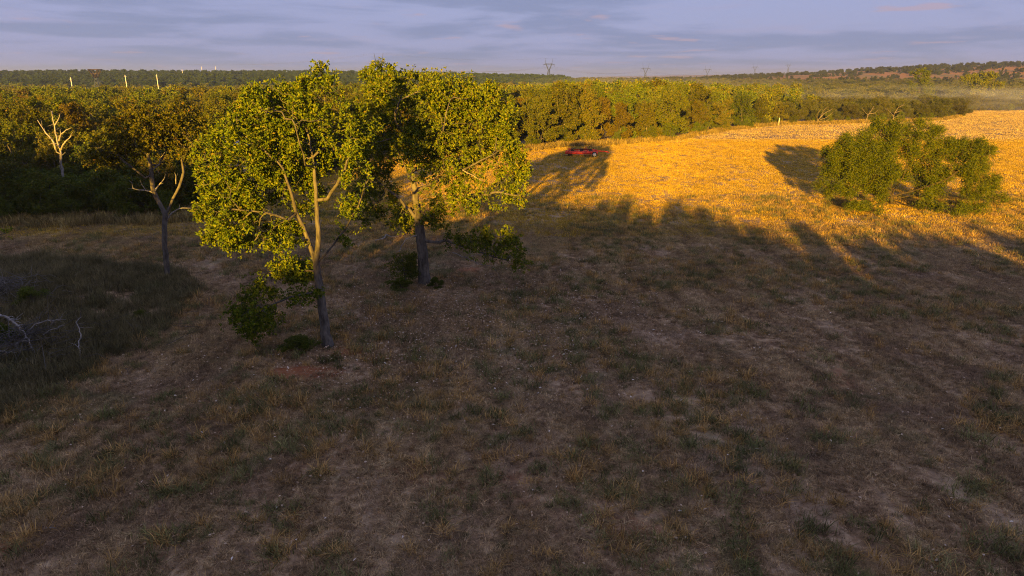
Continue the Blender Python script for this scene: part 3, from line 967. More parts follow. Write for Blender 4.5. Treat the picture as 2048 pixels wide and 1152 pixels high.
# ------------------------------------------------------------------ dead wood
def dead_tree(name, chains_px, y0, r, label, cat='dead tree', seed=5, mat='deadwood', twigs=True):
    rng = np.random.RandomState(seed)
    pts0 = px_chain(chains_px[0], y0)
    gx, gy = pts0[0][0], y0
    base = np.array((gx, gy, float(ground_z(gx, gy))))
    root = empty(name, tuple(base))
    for i, ch in enumerate(chains_px):
        pts = px_chain(ch, y0)
        if i == 0: pts = [base + np.array((0.1, 0, -0.1))] + pts
        pts = densify(pts, 0.25, rng, 0.03)
        r0 = r * (1.0 if i == 0 else rng.uniform(0.5, 0.7))
        rr = list(np.linspace(r0, r0 * 0.3, len(pts)))
        mb = MB().tube([p - base for p in pts], rr, 7)
        if twigs:
            for q in range(max(2, len(pts) // 3), len(pts) - 1, 2):
                d = rng.normal(size=3) + (pts[q] - pts[q - 1]) / 0.25; d /= np.linalg.norm(d)
                e = pts[q] - base; ln = rng.uniform(0.25, 0.8)
                mb.tube([e, e + d * ln * .5 + rng.normal(size=3) * .05, e + d * ln], [rr[q] * .5, rr[q] * .35, rr[q] * .12], 4)
        link('trunk' if i == 0 else 'limb', mb.mesh('trunk' if i == 0 else 'limb', M[mat], True), root)
    tag(root, label, cat)
    return root
dead_tree('dead_snag', [[(122, 330), (122, 305), (114, 280), (110, 260), (106, 240), (104, 222)], [(122, 300), (126, 290), (134, 280), (143, 271)],
                        [(118, 282), (122, 268), (132, 260), (142, 256)], [(112, 300), (108, 286), (98, 272), (84, 254), (75, 240)],
                        [(110, 250), (116, 240), (120, 228)], [(122, 308), (113, 304), (108, 290)]], 57.0, 0.13,
          'bleached bare dead snag standing before the shaded left wood', seed=21)
for k, (ch, y0, lab) in enumerate((
    ([[(1632, 250), (1638, 238), (1650, 226), (1664, 218)], [(1640, 236), (1648, 220), (1655, 214)], [(1640, 240), (1655, 234), (1666, 224)], [(1636, 244), (1650, 244), (1660, 236)], [(1634, 246), (1634, 230), (1642, 218)]], 157.0,
     'grey leafless brush heap, leftmost of the bare trees at the right wood edge'),
    ([[(1732, 244), (1736, 230), (1742, 222), (1748, 212)], [(1736, 230), (1728, 222), (1724, 216)], [(1738, 228), (1750, 226), (1756, 220)]], 162.0,
     'pale forked leafless tree, middle of the bare trees at the right wood edge'),
    ([[(1786, 242), (1788, 228), (1796, 216), (1808, 209)], [(1787, 232), (1778, 222), (1770, 216)], [(1790, 226), (1800, 222), (1806, 222)], [(1786, 236), (1796, 232), (1806, 232)]], 166.0,
     'pale spreading leafless tree, rightmost of the bare trees at the right wood edge'))):
    dead_tree('dead_tree', ch, y0, 0.13, lab, seed=30 + k, mat='dull_deadwood')

# ------------------------------------------------------------------ the wood: individuals near, mass beyond
rng = np.random.RandomState(77)
trees = []      # x, y, kind, h, w
def far_enough(x, y, dmin, lst, n=400):
    for t in lst[-n:]:
        if (t[0] - x) ** 2 + (t[1] - y) ** 2 < dmin * dmin: return False
    return True
# clear lane that lets the shed roof show
SHED = at(472, 322, 84.0)
def in_lane(x, y):
    s = x / y
    return abs(s - SHED[0] / SHED[1]) < 0.035 and y < SHED[1] + 5
def height_at(s, y):
    if s < -0.30: h = 6.7
    elif s < 0.05: h = 7.4
    elif s < 0.26: h = 8.3
    elif s < 0.40: h = 7.2
    else: h = 5.0
    return h
# front rank along the edge
s_list = []
s = -0.98
while s < 0.98:
    y = float(edge_y(s))
    s_list.append(s)
    s += rng.uniform(3.4, 5.4) / y
for s in s_list:
    y = float(edge_y(s)) + rng.uniform(2.0, 3.4)
    x = s * y
    kind = 'oak' if s < 0.385 else 'mesquite'
    h = height_at(s, y) * rng.uniform(0.66, 1.04)
    if s > 0.385: h *= rng.uniform(0.55, 1.05)
    if kind == 'oak' and s < -0.45: h *= 0.78
    if in_lane(x, y): h = 1.8; kind = 'bush'
    if abs(s + 0.648) < 0.07: h = 2.3; kind = 'bush'
    trees.append((x, y, kind, h, rng.uniform(0.85, 1.1), 'front'))
# low bushes in front of them
for s in s_list:
    for _k in range(2 if s < 0.4 else (1 if rng.rand() < 0.8 else 0)):
        y = float(edge_y(s)) + rng.uniform(0.3, 1.5) + _k * 2.5
        x = s * y + rng.uniform(-1, 1)
        k = 'bush'
        trees.append((x, y, k, rng.uniform(1.6, 3.0) + _k * 0.6 if s < 0.28 else rng.uniform(1.2, 2.2), rng.uniform(0.7, 1.0), 'bush'))
for _ in range(75):
    s = rng.uniform(-0.86, -0.38)
    y = float(edge_y(s)) + rng.uniform(1.5, 11.0)
    if in_lane(s * y, y): continue
    trees.append((s * y, y, 'bush', rng.uniform(2.4, 3.8) if abs(s + 0.648) > 0.085 else rng.uniform(2.2, 3.0), rng.uniform(0.85, 1.1), 'thicket'))
for _ in range(26):
    s = rng.uniform(-0.66, -0.46)
    y = float(edge_y(s)) + rng.uniform(9.0, 32.0)
    trees.append((s * y, y, 'bush', rng.uniform(3.0, 4.6), rng.uniform(0.85, 1.1), 'thicket'))
n_front = len(trees)
# interior
cand = []
for _ in range(26000):
    y = math.sqrt(rng.uniform(45 ** 2, 560 ** 2))
    s = rng.uniform(-0.98, 0.98)
    x = s * y
    if y < edge_y(s) + 5.5: continue
    cand.append((y, x, s))
cand.sort()
inner = []
grid = {}
def ok_grid(x, y, d):
    gx, gy = int(x // 8), int(y // 8)
    for a in (-1, 0, 1):
        for b in (-1, 0, 1):
            for q in grid.get((gx + a, gy + b), ()):
                if (q[0] - x) ** 2 + (q[1] - y) ** 2 < d * d: return False
    return True
for y, x, s in cand:
    d = 4.7 if y < 160 else 5.6
    if s > 0.38: d = 5.5
    if y > 300: d = 6.8
    if not ok_grid(x, y, d): continue
    if in_lane(x, y): continue
    if abs(s + 0.648) < 0.085 and y < 63: continue
    grid.setdefault((int(x // 8), int(y // 8)), []).append((x, y))
    kind = 'oak'
    if s > 0.40 + rng.uniform(-0.04, 0.04): kind = 'mesquite'
    if y > 330 and x > 40: kind = 'mesquite'
    h = height_at(s, y) * rng.uniform(0.72, 1.16)
    if kind == 'mesquite': h = rng.uniform(3.6, 5.2)
    inner.append((x, y, kind, h, rng.uniform(0.9, 1.15), 'inner'))
indiv_cap = {'oak': 225, 'mesquite': 80, 'bush': 400}
count = {'oak': 0, 'mesquite': 0, 'bush': 0}
LAB = {
    ('oak', 'L'): ('oak in the dense left wood', 'oaks of the left wood'),
    ('oak', 'C'): ('oak in the wood behind the two big meadow oaks', 'oaks of the middle wood'),
    ('oak', 'R'): ('rounded dark oak in the tall wood behind the red implement', 'oaks behind the red implement'),
    ('mesquite', 'R'): ('grey-green mesquite in the hazy right scrub', 'mesquites along the right field edge'),
    ('bush', 'L'): ('low leafy bush at the foot of the shaded left wood', 'bushes along the left wood edge'),
    ('bush', 'C'): ('low leafy bush at the wood edge behind the meadow oaks', 'bushes along the middle wood edge'),
    ('bush', 'R'): ('low sunlit bush between the golden field and the right wood', 'bushes along the right wood edge'),
}
def zone(s):
    return 'L' if s < -0.40 else ('C' if s < 0.02 else 'R')
rest = {'oak': [], 'mesquite': [], 'bush': []}
rank_no = {}
_ones = 'first second third fourth fifth sixth seventh eighth ninth tenth eleventh twelfth thirteenth fourteenth fifteenth sixteenth seventeenth eighteenth nineteenth'.split()
ORD = _ones + ['twentieth'] + ['twenty-' + w for w in _ones[:9]] + ['thirtieth'] + ['thirty-' + w for w in _ones[:9]]
for (x, y, kind, h, w, role) in trees + inner:
    s = x / y
    vis = abs(s) < 0.84
    if count[kind] < indiv_cap[kind] and vis and y < 260:
        count[kind] += 1
        z = zone(s)
        if (kind, z) not in LAB: z = 'R'
        lab, grp = LAB[(kind, z)]
        tone = {'oak_leaf_green': 'mid-green', 'oak_leaf_olive': 'olive', 'oak_leaf_russet': 'rust-tinged'}
        if role == 'thicket': lab, grp = 'dark understorey bush inside the edge of the shaded left wood', 'understorey of the left wood'
        if role == 'bush':
            rank_no[('low', z)] = rank_no.get(('low', z), 0) + 1
            q = rank_no[('low', z)]
            if q <= len(ORD):
                lab = ORD[q - 1] + {'L': ' low bush from the left edge along the foot of the left wood', 'C': ' low bush from the left along the wood behind the meadow oaks',
                                    'R': ' low bush from the left between the golden field and the right wood'}[z]
        if role == 'front':
            rank_no[(kind, z)] = rank_no.get((kind, z), 0) + 1
            q = rank_no[(kind, z)]
            if q <= len(ORD):
                lab = {'oak': {'L': '%s oak from the left edge in the front rank of the left wood',
                               'C': '%s oak from the left in the front rank of the wood behind the meadow oaks',
                               'R': '%s oak from the left in the front rank of the wood behind the red mower'},
                       'mesquite': {'R': '%s mesquite from the left in the front rank of the right scrub'},
                       'bush': {}}[kind].get(z, '%s' ) % ORD[q - 1] if kind != 'bush' else lab
        n = len(PROTO[kind])
        i = rng.randint(n)
        if kind == 'oak' and i == 4 and rng.rand() < 0.75: i = rng.randint(4)
        H0 = {'oak': 8.0, 'mesquite': 5.0, 'bush': 3.0}[kind]
        if role == 'inner':
            size = 'tall' if h > (7.2 if kind == 'oak' else 4.5) else 'low'
            tn = tone[PROTO[kind][i][1].materials[0].name] + ' ' if kind == 'oak' else ''
            lab = size + ' ' + tn + lab.replace('rounded dark ', '') + ', behind the front rank'
        hs = h / H0
        ws = (0.5 + 0.5 * hs) * w if kind != 'bush' else hs * w * 1.1
        place_tree({'oak': 'oak_tree', 'mesquite': 'mesquite_tree', 'bush': 'bush'}[kind], kind, i, x, y, hs, ws, rng.uniform(0, 6.28), lab, grp,
                   'bush' if kind == 'bush' else 'tree')
    else:
        rest[kind].append((x, y, h, w))
print('individuals', count, 'rest', {k: len(v) for k, v in rest.items()})
# two large round-crowned trees standing above the scrub on the right
for (px, py, top, y0, wpx, lab) in ((1842, 196, 151, 262, 62, 'tall round-crowned green tree above the right scrub, left of the pair below the red hill'),
                                    (1966, 205, 156, 250, 66, 'tall round-crowned green tree above the right scrub, right of the pair below the red hill')):
    p = at(px, top, y0)
    gz = float(ground_z(p[0], y0))
    h = p[2] - gz
    place_tree('oak_tree', 'oak', 0 if px < 1900 else 2, p[0], y0, 1.22 * h / 8.0, 1.15 * metres(wpx, y0) / 7.2, 0.7, lab, None)

def tri(v, n): return np.stack((v, v, v), 1)[:n]
def scatter_trees(name, pts, protos, H0, label, seed):
    r = np.random.RandomState(seed)
    P = np.array([(x, y, float(ground_z(x, y)) - 0.1) for x, y, h, w in pts])
    hs = np.array([h / H0 for _, _, h, _ in pts]); ws = np.array([w for *_, w in pts]) * (0.45 + 0.55 * hs)
    n = len(P)
    rot = np.stack((np.zeros(n), np.zeros(n), r.uniform(0, 6.28, n)), 1)
    w = np.array([1.0] * len(protos))
    pick = r.choice(len(protos), n, p=w / w.sum())
    # order of joined instances is reversed for some builds; the pick is random, so that does not matter
    return scatter(name, P, rot, np.stack((ws, ws, hs), 1), pick, protos, label)
# far ridge on the left, flat scrub plain in the middle, juniper hill on the right
ridge, plain, hillj = [], [], []
g2 = {}
for _ in range(80000):
    y = math.sqrt(rng.uniform(560 ** 2, 1250 ** 2)); s = rng.uniform(-0.95, 0.95); x = s * y
    tz = float(terrain(x, y))
    hill = x > 150 and tz > 5
    d = 5.2 if hill else 7.5
    gx, gy = int(x // 8), int(y // 8)
    bad = False
    for a in (-1, 0, 1):
        for b in (-1, 0, 1):
            for q in g2.get((gx + a, gy + b), ()):
                if (q[0] - x) ** 2 + (q[1] - y) ** 2 < d * d: bad = True
    if bad: continue
    if hill:
        f = float(fbm(x, y, 0.016, 91, 3))
        bare = 6.5 < tz < 27 and f > 0.42
        f2 = float(fbm(x, y, 0.045, 95, 2))
        if bare and (rng.rand() < 0.93 or f2 < 0.5): continue
        if not bare and f2 < 0.36: continue
        q_ = rng.uniform(0, 1) ** 2
        hillj.append((x, y, 1.8 + 3.4 * q_, 0.7 + 0.9 * q_))
    elif x < 60:
        ridge.append((x, y, rng.uniform(6.0, 8.5), rng.uniform(1.0, 1.3)))
    else:
        plain.append((x, y, rng.uniform(3.0, 5.0), rng.uniform(0.9, 1.4)))
    g2.setdefault((gx, gy), []).append((x, y))
for _ in range(9000):
    y = math.sqrt(rng.uniform(1250 ** 2, 3200 ** 2)); s = rng.uniform(-0.95, 0.95); x = s * y
    plain.append((x, y, rng.uniform(4.0, 7.0), rng.uniform(1.3, 2.2)))
print('far', len(ridge), len(plain), len(hillj))
scatter_trees('far_woodland', rest['oak'], FAR_OAK[:4], 7.5, 'sunlit oak canopy stretching back over the flat land behind the nearer wood', 1)
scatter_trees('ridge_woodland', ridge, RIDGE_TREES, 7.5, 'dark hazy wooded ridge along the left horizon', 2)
scatter_trees('far_scrub', rest['mesquite'] + plain, FAR_SCRUB, 4.0, 'pale grey-green scrub covering the plain towards the horizon', 3)
scatter_trees('hill_junipers', hillj, FAR_JUN, 4.0, 'dark junipers dotted over the red hill on the right horizon', 4)

# the wood behind the viewpoint, whose shadow lies over the near meadow
def shade_wood():
    r = np.random.RandomState(9)
    L_ = math.tan(math.radians(SUN_EL)); sa, ca = math.sin(math.radians(SUN_AZ - 180)), math.cos(math.radians(SUN_AZ - 180))
    # tips of the shadow on the ground, as the photograph shows them: (px, py)
    tips = [(1075, 392), (1130, 428), (1165, 412), (1210, 402), (1250, 404), (1290, 425), (1312, 492), (1330, 492), (1352, 400), (1395, 412), (1440, 440), (1480, 452), (1530, 462),
            (1585, 440), (1618, 500), (1648, 545), (1675, 545), (1710, 470), (1760, 455), (1810, 452), (1860, 488), (1905, 478), (1950, 455), (2000, 470), (2048, 500), (2120, 480), (2200, 470), (2300, 470)]
    pts = []
    def caster(gx, gy, z_at, yc, kind=0):
        # a crown whose top throws its shade to height z_at above (gx, gy)
        d = (gy - yc) / ca
        return (gx - d * sa, yc, z_at + d * L_)
    out_o, out_b = [], []
    for i, (px, py) in enumerate(tips):
        g = pix(px, py)
        for k in range(3):
            x, y, h = caster(g[0], g[1], 0, -17 - 6 * k - 2 * r.rand())
            out_o.append((x, y, h, 0.42 + 0.06 * r.rand()))
            x, y, h = caster(g[0] + r.uniform(-.8, .8), g[1] * 0.86, 0, -14 - 6 * k)
            out_b.append((x, y, h, 0.32))
            x, y, h = caster(g[0] + r.uniform(-1.2, 1.2), g[1] * 0.55, 0, -14 - 6 * k)
            out_b.append((x, y, h, 0.7))
    # left part: taller, so that the foot of the left wood is shaded too
    for gx, gy in [(4.0, 61), (2.2, 60), (0.6, 55), (-1.0, 46), (-3.6, 48), (-6.2, 55), (-9, 62)] + [(-12 - 2.6 * k, 72 + 2.0 * min(k, 8)) for k in range(22)]:
        for k in range(3):
            x, y, h = caster(gx, gy, 0, -10 - 6 * k - 2 * r.rand())
            out_o.append((x, y, h, 0.52 if gx > -8 else 0.7))
            x, y, h = caster(gx + r.uniform(-.8, .8), gy * 0.84, 0, -8 - 6 * k)
            out_b.append((x, y, h, 0.45 if gx > -8 else 0.6))
            x, y, h = caster(gx + r.uniform(-1, 1), gy * 0.5, 0, -8 - 6 * k)
            out_b.append((x, y, h, 0.75))
    for gx, gy in ((-1.0, 44), (-2.4, 45), (-3.6, 46), (-5.0, 48), (0.6, 46)):  # bushes added to plug a leak of light in the wood's shade
        for yc in (-9, -13, -17):
            x, y, h = caster(gx, gy, 0, yc)
            out_b.append((x, y, h * 0.97, 0.5))
    scatter_trees('wood_behind', out_o, NEAR_OAK[:4], 8.0, 'dense oaks behind the viewpoint that shade the near meadow', 11)
    scatter_trees('thicket_behind', out_b, NEAR_BUSH, 3.0, 'unseen leafy thicket added to close the shade under the oaks behind the viewpoint', 12)
shade_wood()

# ------------------------------------------------------------------ grass
def blade_patch(name, seed, n, size, hmin, hmax, wmin, wmax, lie, mat, clump=0.0):
    """a patch of bent three-sided-tip blades; lie 0 upright .. 1 flat thatch"""
    r = np.random.RandomState(seed)
    P = np.zeros((n, 3))
    if clump > 0:
        k = max(1, int(n / 14))
        C = r.uniform(-size / 2, size / 2, (k, 2))
        P[:, :2] = C[r.randint(k, size=n)] + r.normal(size=(n, 2)) * clump
    else:
        P[:, :2] = r.uniform(-size / 2, size / 2, (n, 2))
    a = r.uniform(0, 2 * math.pi, n)
    flat = np.clip(r.normal(lie, 0.25, n), 0.05, 0.97)
    h = r.uniform(hmin, hmax, n); w = r.uniform(wmin, wmax, n)
    D = np.stack((np.cos(a) * flat, np.sin(a) * flat, np.sqrt(1 - flat ** 2)), 1)
    S = np.stack((-np.sin(a), np.cos(a), np.zeros(n)), 1)
    tw = r.uniform(-0.6, 0.6, n)[:, None]
    S = S + tw * np.stack((np.cos(a), np.sin(a), np.zeros(n)), 1); S /= np.linalg.norm(S, axis=1, keepdims=True)
    P[:, 2] = np.where(flat > 0.8, r.uniform(0, 0.04, n), -0.01)
    bend = np.stack((np.cos(a), np.sin(a), -0.6 * np.ones(n)), 1) * (h * r.uniform(0.05, 0.3, n))[:, None]
    V = np.empty((n, 5, 3))
    V[:, 0] = P - S * w[:, None] * .5; V[:, 1] = P + S * w[:, None] * .5
    m = P + D * h[:, None] * .55
    V[:, 2] = m + S * w[:, None] * .42; V[:, 3] = m - S * w[:, None] * .42
    V[:, 4] = P + D * h[:, None] + bend
    b = np.arange(n)[:, None] * 5
    F = [tuple(q) for q in (b + np.array([[0, 1, 2, 3]])).tolist()] + [tuple(q) for q in (b + np.array([[3, 2, 4]])).tolist()]
    v = np.repeat(np.clip(r.normal(0.5, 0.25, n), 0, 1), 5)
    return bpy.data.objects.new(name, mesh_from(name, V.reshape(-1, 3), F, mat, attr=v))
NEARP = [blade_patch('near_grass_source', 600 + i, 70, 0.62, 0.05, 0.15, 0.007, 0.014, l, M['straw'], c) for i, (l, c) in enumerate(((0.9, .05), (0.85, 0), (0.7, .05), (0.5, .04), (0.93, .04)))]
MIDP = [blade_patch('mid_grass_source', 620 + i, 70, 1.1, 0.06, 0.17, 0.014, 0.028, l, M['stubble'], c) for i, (l, c) in enumerate(((0.6, 0), (0.5, .1), (0.4, .08), (0.7, 0)))]
FARP = [blade_patch('far_grass_source', 640 + i, 90, 2.4, 0.08, 0.20, 0.035, 0.06, l, M['pale_stubble'], c) for i, (l, c) in enumerate(((0.6, 0), (0.5, .2), (0.7, 0)))]
WEEDP = [blade_patch('weed_source', 660 + i, 90, 0.9, 0.25, 0.70, 0.010, 0.022, 0.45, M['weed'], .10) for i in range(3)]
EDGEP = [blade_patch('edge_grass_source', 670 + i, 80, 1.4, 0.35, 0.95, 0.03, 0.05, 0.35, M['edge_grass'], .14) for i in range(3)]
TUFTP = [blade_patch('tuft_source', 680 + i, 60, 0.30, 0.10, 0.26, 0.007, 0.014, 0.6, M['green_grass'], .07) for i in range(2)] + \
        [blade_patch('tuft_source', 690 + i, 50, 0.25, 0.10, 0.28, 0.007, 0.013, 0.6, M['gold_tuft'], .05) for i in range(2)]

WEED_POLY = np.array([pix(a, b)[:2] for a, b in ((-420, 1000), (-60, 850), (60, 800), (190, 735), (300, 668), (352, 610), (372, 572), (345, 548), (240, 528), (120, 516), (-30, 512), (-420, 520))])
def inside(poly, x, y):
    x, y = np.asarray(x), np.asarray(y)
    c = np.zeros(x.shape, bool)
    j = len(poly) - 1
    for i in range(len(poly)):
        xi, yi = poly[i]; xj, yj = poly[j]
        hit = ((yi > y) != (yj > y)) & (x < (xj - xi) * (y - yi) / (yj - yi + 1e-12) + xi)
        c ^= hit
        j = i
    return c
def scatter_grass(name, n, y0, y1, protos, smin, smax, keep, label, seed, smax_s=0.95):
    r = np.random.RandomState(seed)
    y = np.sqrt(r.uniform(y0 ** 2, y1 ** 2, n)); s = r.uniform(-smax_s, smax_s, n); x = s * y
    k = keep(x, y, s, r)
    x, y = x[k], y[k]
    n = len(x)
    sc_ = r.uniform(smin, smax, n)
    rot = np.stack((r.normal(size=n) * 0.04, r.normal(size=n) * 0.04, r.uniform(0, 6.28, n)), 1)
    print(name, n)
    return scatter(name, np.stack((x, y, ground_z(x, y)), 1), rot, np.stack((sc_, sc_, sc_ * r.uniform(0.7, 1.2, n)), 1),
                   r.randint(len(protos), size=n), protos, label)
def keep_meadow(x, y, s, r):
    row = 0.5 + 0.5 * np.sin(row_phase(x, y) * 2 * math.pi / 1.9)
    f = fbm(x, y, 0.35, 81, 4)
    p = np.clip(0.35 + 0.45 * row + 1.6 * (f - 0.45), 0.08, 1.0)
    for (cx, cy, rx, ry) in RED_SPOTS:
        p = p * np.clip(((x - cx) / rx) ** 2 + ((y - cy) / ry) ** 2 - 0.15, 0.04, 1.0)
    return (y < edge_y(s) + 1) & ~inside(WEED_POLY, x, y) & (r.rand(len(x)) < p)
def keep_mid(x, y, s, r):
    return (y < edge_y(s) + 1.0) & (r.rand(len(x)) < 0.35 + 0.65 * fbm(x, y, 0.25, 83, 3))
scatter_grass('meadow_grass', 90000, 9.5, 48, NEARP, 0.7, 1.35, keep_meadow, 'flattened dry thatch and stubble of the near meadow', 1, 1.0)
scatter_grass('field_stubble', 90000, 44, 118, MIDP, 0.75, 1.3, keep_mid, 'golden stubble of the sunlit field', 2)
scatter_grass('far_field_stubble', 30000, 114, 245, FARP, 0.8, 1.3, lambda x, y, s, r: (y < edge_y(s) + 1) & (s > 0.1), 'pale far stubble field below the hazy scrub', 3)
scatter_grass('grass_tufts', 24000, 10, 60, TUFTP, 0.6, 2.0,
              lambda x, y, s, r: (y < edge_y(s)) & ~inside(WEED_POLY, x, y) & (fbm(x, y, 0.33, 85, 4) + 0.30 * r.rand(len(x)) > 0.66), 'scattered green and straw tufts standing in the mown meadow', 4, 1.0)
def keep_weed(x, y, s, r):
    jx, jy = 2.2 * (fbm(x, y, 0.5, 88, 3) - 0.5), 2.2 * (fbm(x, y, 0.5, 93, 3) - 0.5)
    return inside(WEED_POLY, x + jx, y + jy) & (r.rand(len(x)) < 0.25 + 1.3 * sstep(0.35, 0.6, fbm(x, y, 0.45, 97, 3)))
scatter_grass('tall_weeds', 30000, 12, 45, WEEDP, 0.5, 1.15, keep_weed, 'rank dark weeds left unmown at the lower left', 5, 1.15)
def keep_edge(x, y, s, r):
    e = edge_y(s)
    return (y > e - (1.6 + 1.2 * fbm(x, y, 0.2, 87, 2)) * np.where(s > 0.0, 1.6, 0.8)) & (y < e + 1.5)
scatter_grass('wood_edge_grass', 110000, 44, 190, EDGEP, 0.5, 1.1, keep_edge, 'tall dry grass along the foot of the wood', 6)

# fallen leaves under the two big oaks
def litter():
    r = np.random.RandomState(3)
    pts = []
    for (c, sx, sy, n) in ((pix(1010, 640), 4.2, 4.0, 5200), (pix(860, 600), 4.0, 3.0, 2400), (pix(700, 720), 4.0, 3.0, 1600), (pix(1150, 600), 6, 5, 1500)):
        pts.append(np.stack((c[0] + r.normal(size=n) * sx, c[1] + r.normal(size=n) * sy), 1))
    u = r.uniform(0, 1, (3500, 2)); yy = 11 + u[:, 0] * 40; xx = (u[:, 1] * 2 - 1) * 0.9 * yy
    pts.append(np.stack((xx, yy), 1))
    P2 = np.concatenate(pts)
    P2 = P2[P2[:, 1] > 9]
    n = len(P2)
    P = np.stack((P2[:, 0], P2[:, 1], ground_z(P2[:, 0], P2[:, 1]) + r.uniform(0.05, 0.13, n)), 1)
    a = r.uniform(0, 6.28, n)
    D = np.stack((np.cos(a), np.sin(a), r.normal(size=n) * 0.35), 1)
    me = leaves_mesh('fallen_leaves', P, D, r.uniform(0.06, 0.115, n), r.uniform(0.04, 0.065, n), M['litter'], r, up=1.0, fold=0.15)
    tag(link('fallen_leaves', me), 'dry pale fallen leaves strewn under the meadow oaks', None, None, 'stuff')
litter()

# ------------------------------------------------------------------ brush pile, fallen branches
def arched_branch(name, pts_px, r0, label, cat, seed, z_from=None, twig=0.5, mat='deadwood', group=None):
    """a dead branch lying on the ground or a heap: pixels with a height above the ground"""
    r = np.random.RandomState(seed)
    pts = []
    for px, py, z in pts_px:
        p = pix(px, py, z); pts.append(p)
    base = pts[0].copy(); base[2] = float(ground_z(base[0], base[1]))
    pts = densify(pts, 0.15, r, 0.02)
    mb = MB()
    rr = list(np.linspace(r0, r0 * 0.3, len(pts)))
    mb.tube([p - base for p in pts], rr, 6)
    for q in range(1, len(pts) - 1):
        if r.rand() < 0.5:
            d = r.normal(size=3) + (pts[q] - pts[q - 1]) / 0.15 * 0.7; d[2] = d[2] * 0.5 - 0.05
            d /= np.linalg.norm(d)
            ln = r.uniform(0.2, 1.0) * twig
            e = pts[q] - base
            f = e + d * ln
            f[2] = max(f[2], 0.02)
            mb.tube([e, (e + f) / 2 + r.normal(size=3) * 0.04, f], [rr[q] * .6, rr[q] * .4, rr[q] * .15], 4)
    root = empty(name, tuple(base))
    link('stem', mb.mesh('stem', M[mat], True), root)
    tag(root, label, cat, group)
arched_branch('dead_branch', [(-20, 628, .55), (10, 632, .75), (38, 652, .75), (58, 682, .5), (68, 705, .15)], 0.06, 'thick arched grey branch at the left of the brush pile', 'branch', 41)
arched_branch('dead_branch', [(50, 668, .4), (70, 648, .8), (95, 640, .95), (132, 639, .9)], 0.03, 'long thin pale branch arching over the top of the brush pile', 'branch', 42)
arched_branch('dead_branch', [(160, 720, .1), (158, 690, .45), (162, 668, .7), (152, 645, .95), (163, 634, 1.0)], 0.03, 'upright whitish forked branch at the right end of the brush pile', 'branch', 43, twig=0.7)
arched_branch('dead_branch', [(86, 670, .4), (100, 660, .55), (115, 656, .6), (130, 650, .75)], 0.025, 'short whitish twiggy branch in the middle of the brush pile', 'branch', 44)
arched_branch('dead_branch', [(0, 702, .35), (20, 703, .4), (34, 706, .3)], 0.03, 'short pale branch low at the left edge of the brush pile', 'branch', 45)
arched_branch('fallen_branch', [(750, 482, .03), (768, 476, .08), (772, 468, .2), (784, 474, .08), (800, 472, .03)], 0.05, 'pale fallen branch on the ground left of the broad oak', 'branch', 46, twig=0.4)
arched_branch('fallen_branch', [(92, 1056, .02), (106, 1055, .04), (117, 1058, .02)], 0.022, 'short pale stick lying in the near grass at lower left', 'stick', 47, twig=0.12)
arched_branch('fallen_branch', [(150, 1128, .02), (165, 1124, .04), (175, 1116, .02)], 0.012, 'thin curved straw-coloured stick at the bottom left corner', 'stick', 48, twig=0.1)
def brush_pile():
    r = np.random.RandomState(55)
    c = pix(30, 700); mb = MB(); mb2 = MB()
    c[2] = 0
    for k in range(420):
        a = r.uniform(0, 6.28); rad = abs(r.normal()) * 2.0
        p = np.array((math.cos(a) * rad * 1.2, math.sin(a) * rad, max(0.05, 0.9 - rad * 0.26) * r.rand()))
        d = r.normal(size=3); d[2] *= 0.35; d /= np.linalg.norm(d)
        ln = r.uniform(0.5, 1.9)
        e = p + d * ln; e[2] = max(e[2], 0.02)
        m = (p + e) / 2 + r.normal(size=3) * 0.12; m[2] = max(m[2], 0.03)
        mb.tube([p, m, e], [0.014, 0.010, 0.004], 4, cap=False)
    root = empty('brush_pile', tuple(c))
    o = link('twigs', mb.mesh('twigs', M['bark'], True), root); o['kind'] = 'stuff'
    tag(root, 'low dark heap of cut twigs and brush among the weeds at the left edge', 'brush pile')
    c2 = pix(10, 590); mb = MB()
    for k in range(260):
        a = r.uniform(0, 6.28); rad = abs(r.normal()) * 1.4
        p = np.array((math.cos(a) * rad * 1.3, math.sin(a) * rad, max(0.05, 0.9 - rad * 0.3) * r.rand()))
        d = r.normal(size=3); d[2] *= 0.3; d /= np.linalg.norm(d)
        e = p + d * r.uniform(0.5, 1.6); e[2] = max(e[2], 0.02)
        mb.tube([p, (p + e) / 2 + r.normal(size=3) * 0.08, e], [0.016, 0.012, 0.004], 4, cap=False)
    root = empty('brush_pile', tuple(c2))
    o = link('twigs', mb.mesh('twigs', M['bark_pale'], True), root); o['kind'] = 'stuff'
    tag(root, 'greyer twig heap behind the dark brush pile at the left edge', 'brush pile')
brush_pile()
# weedy bushes near the pile and at the trunk feet
def small_bush(px, py, h, w, i, label):
    g = pix(px, py)
    place_tree('bush', 'bush', i, g[0], g[1], h / 3.0, w / 3.8, px * 0.1, label, None, 'bush')
small_bush(600, 700, 0.55, 1.7, 0, 'low dark weedy clump left of the nearest oak trunk')
small_bush(60, 610, 0.8, 1.8, 1, 'dark leafy clump between the two brush heaps')
small_bush(15, 690, 0.9, 1.6, 2, 'dark green clump in front of the brush pile at the left edge')
small_bush(285, 640, 0.45, 0.9, 0, 'bright green weed clump at the mown edge of the weeds')
small_bush(870, 575, 0.5, 1.0, 1, 'low leafy clump right of the broad oak trunk foot')
small_bush(800, 580, 0.55, 1.4, 2, 'low twiggy clump left of the broad oak trunk foot')

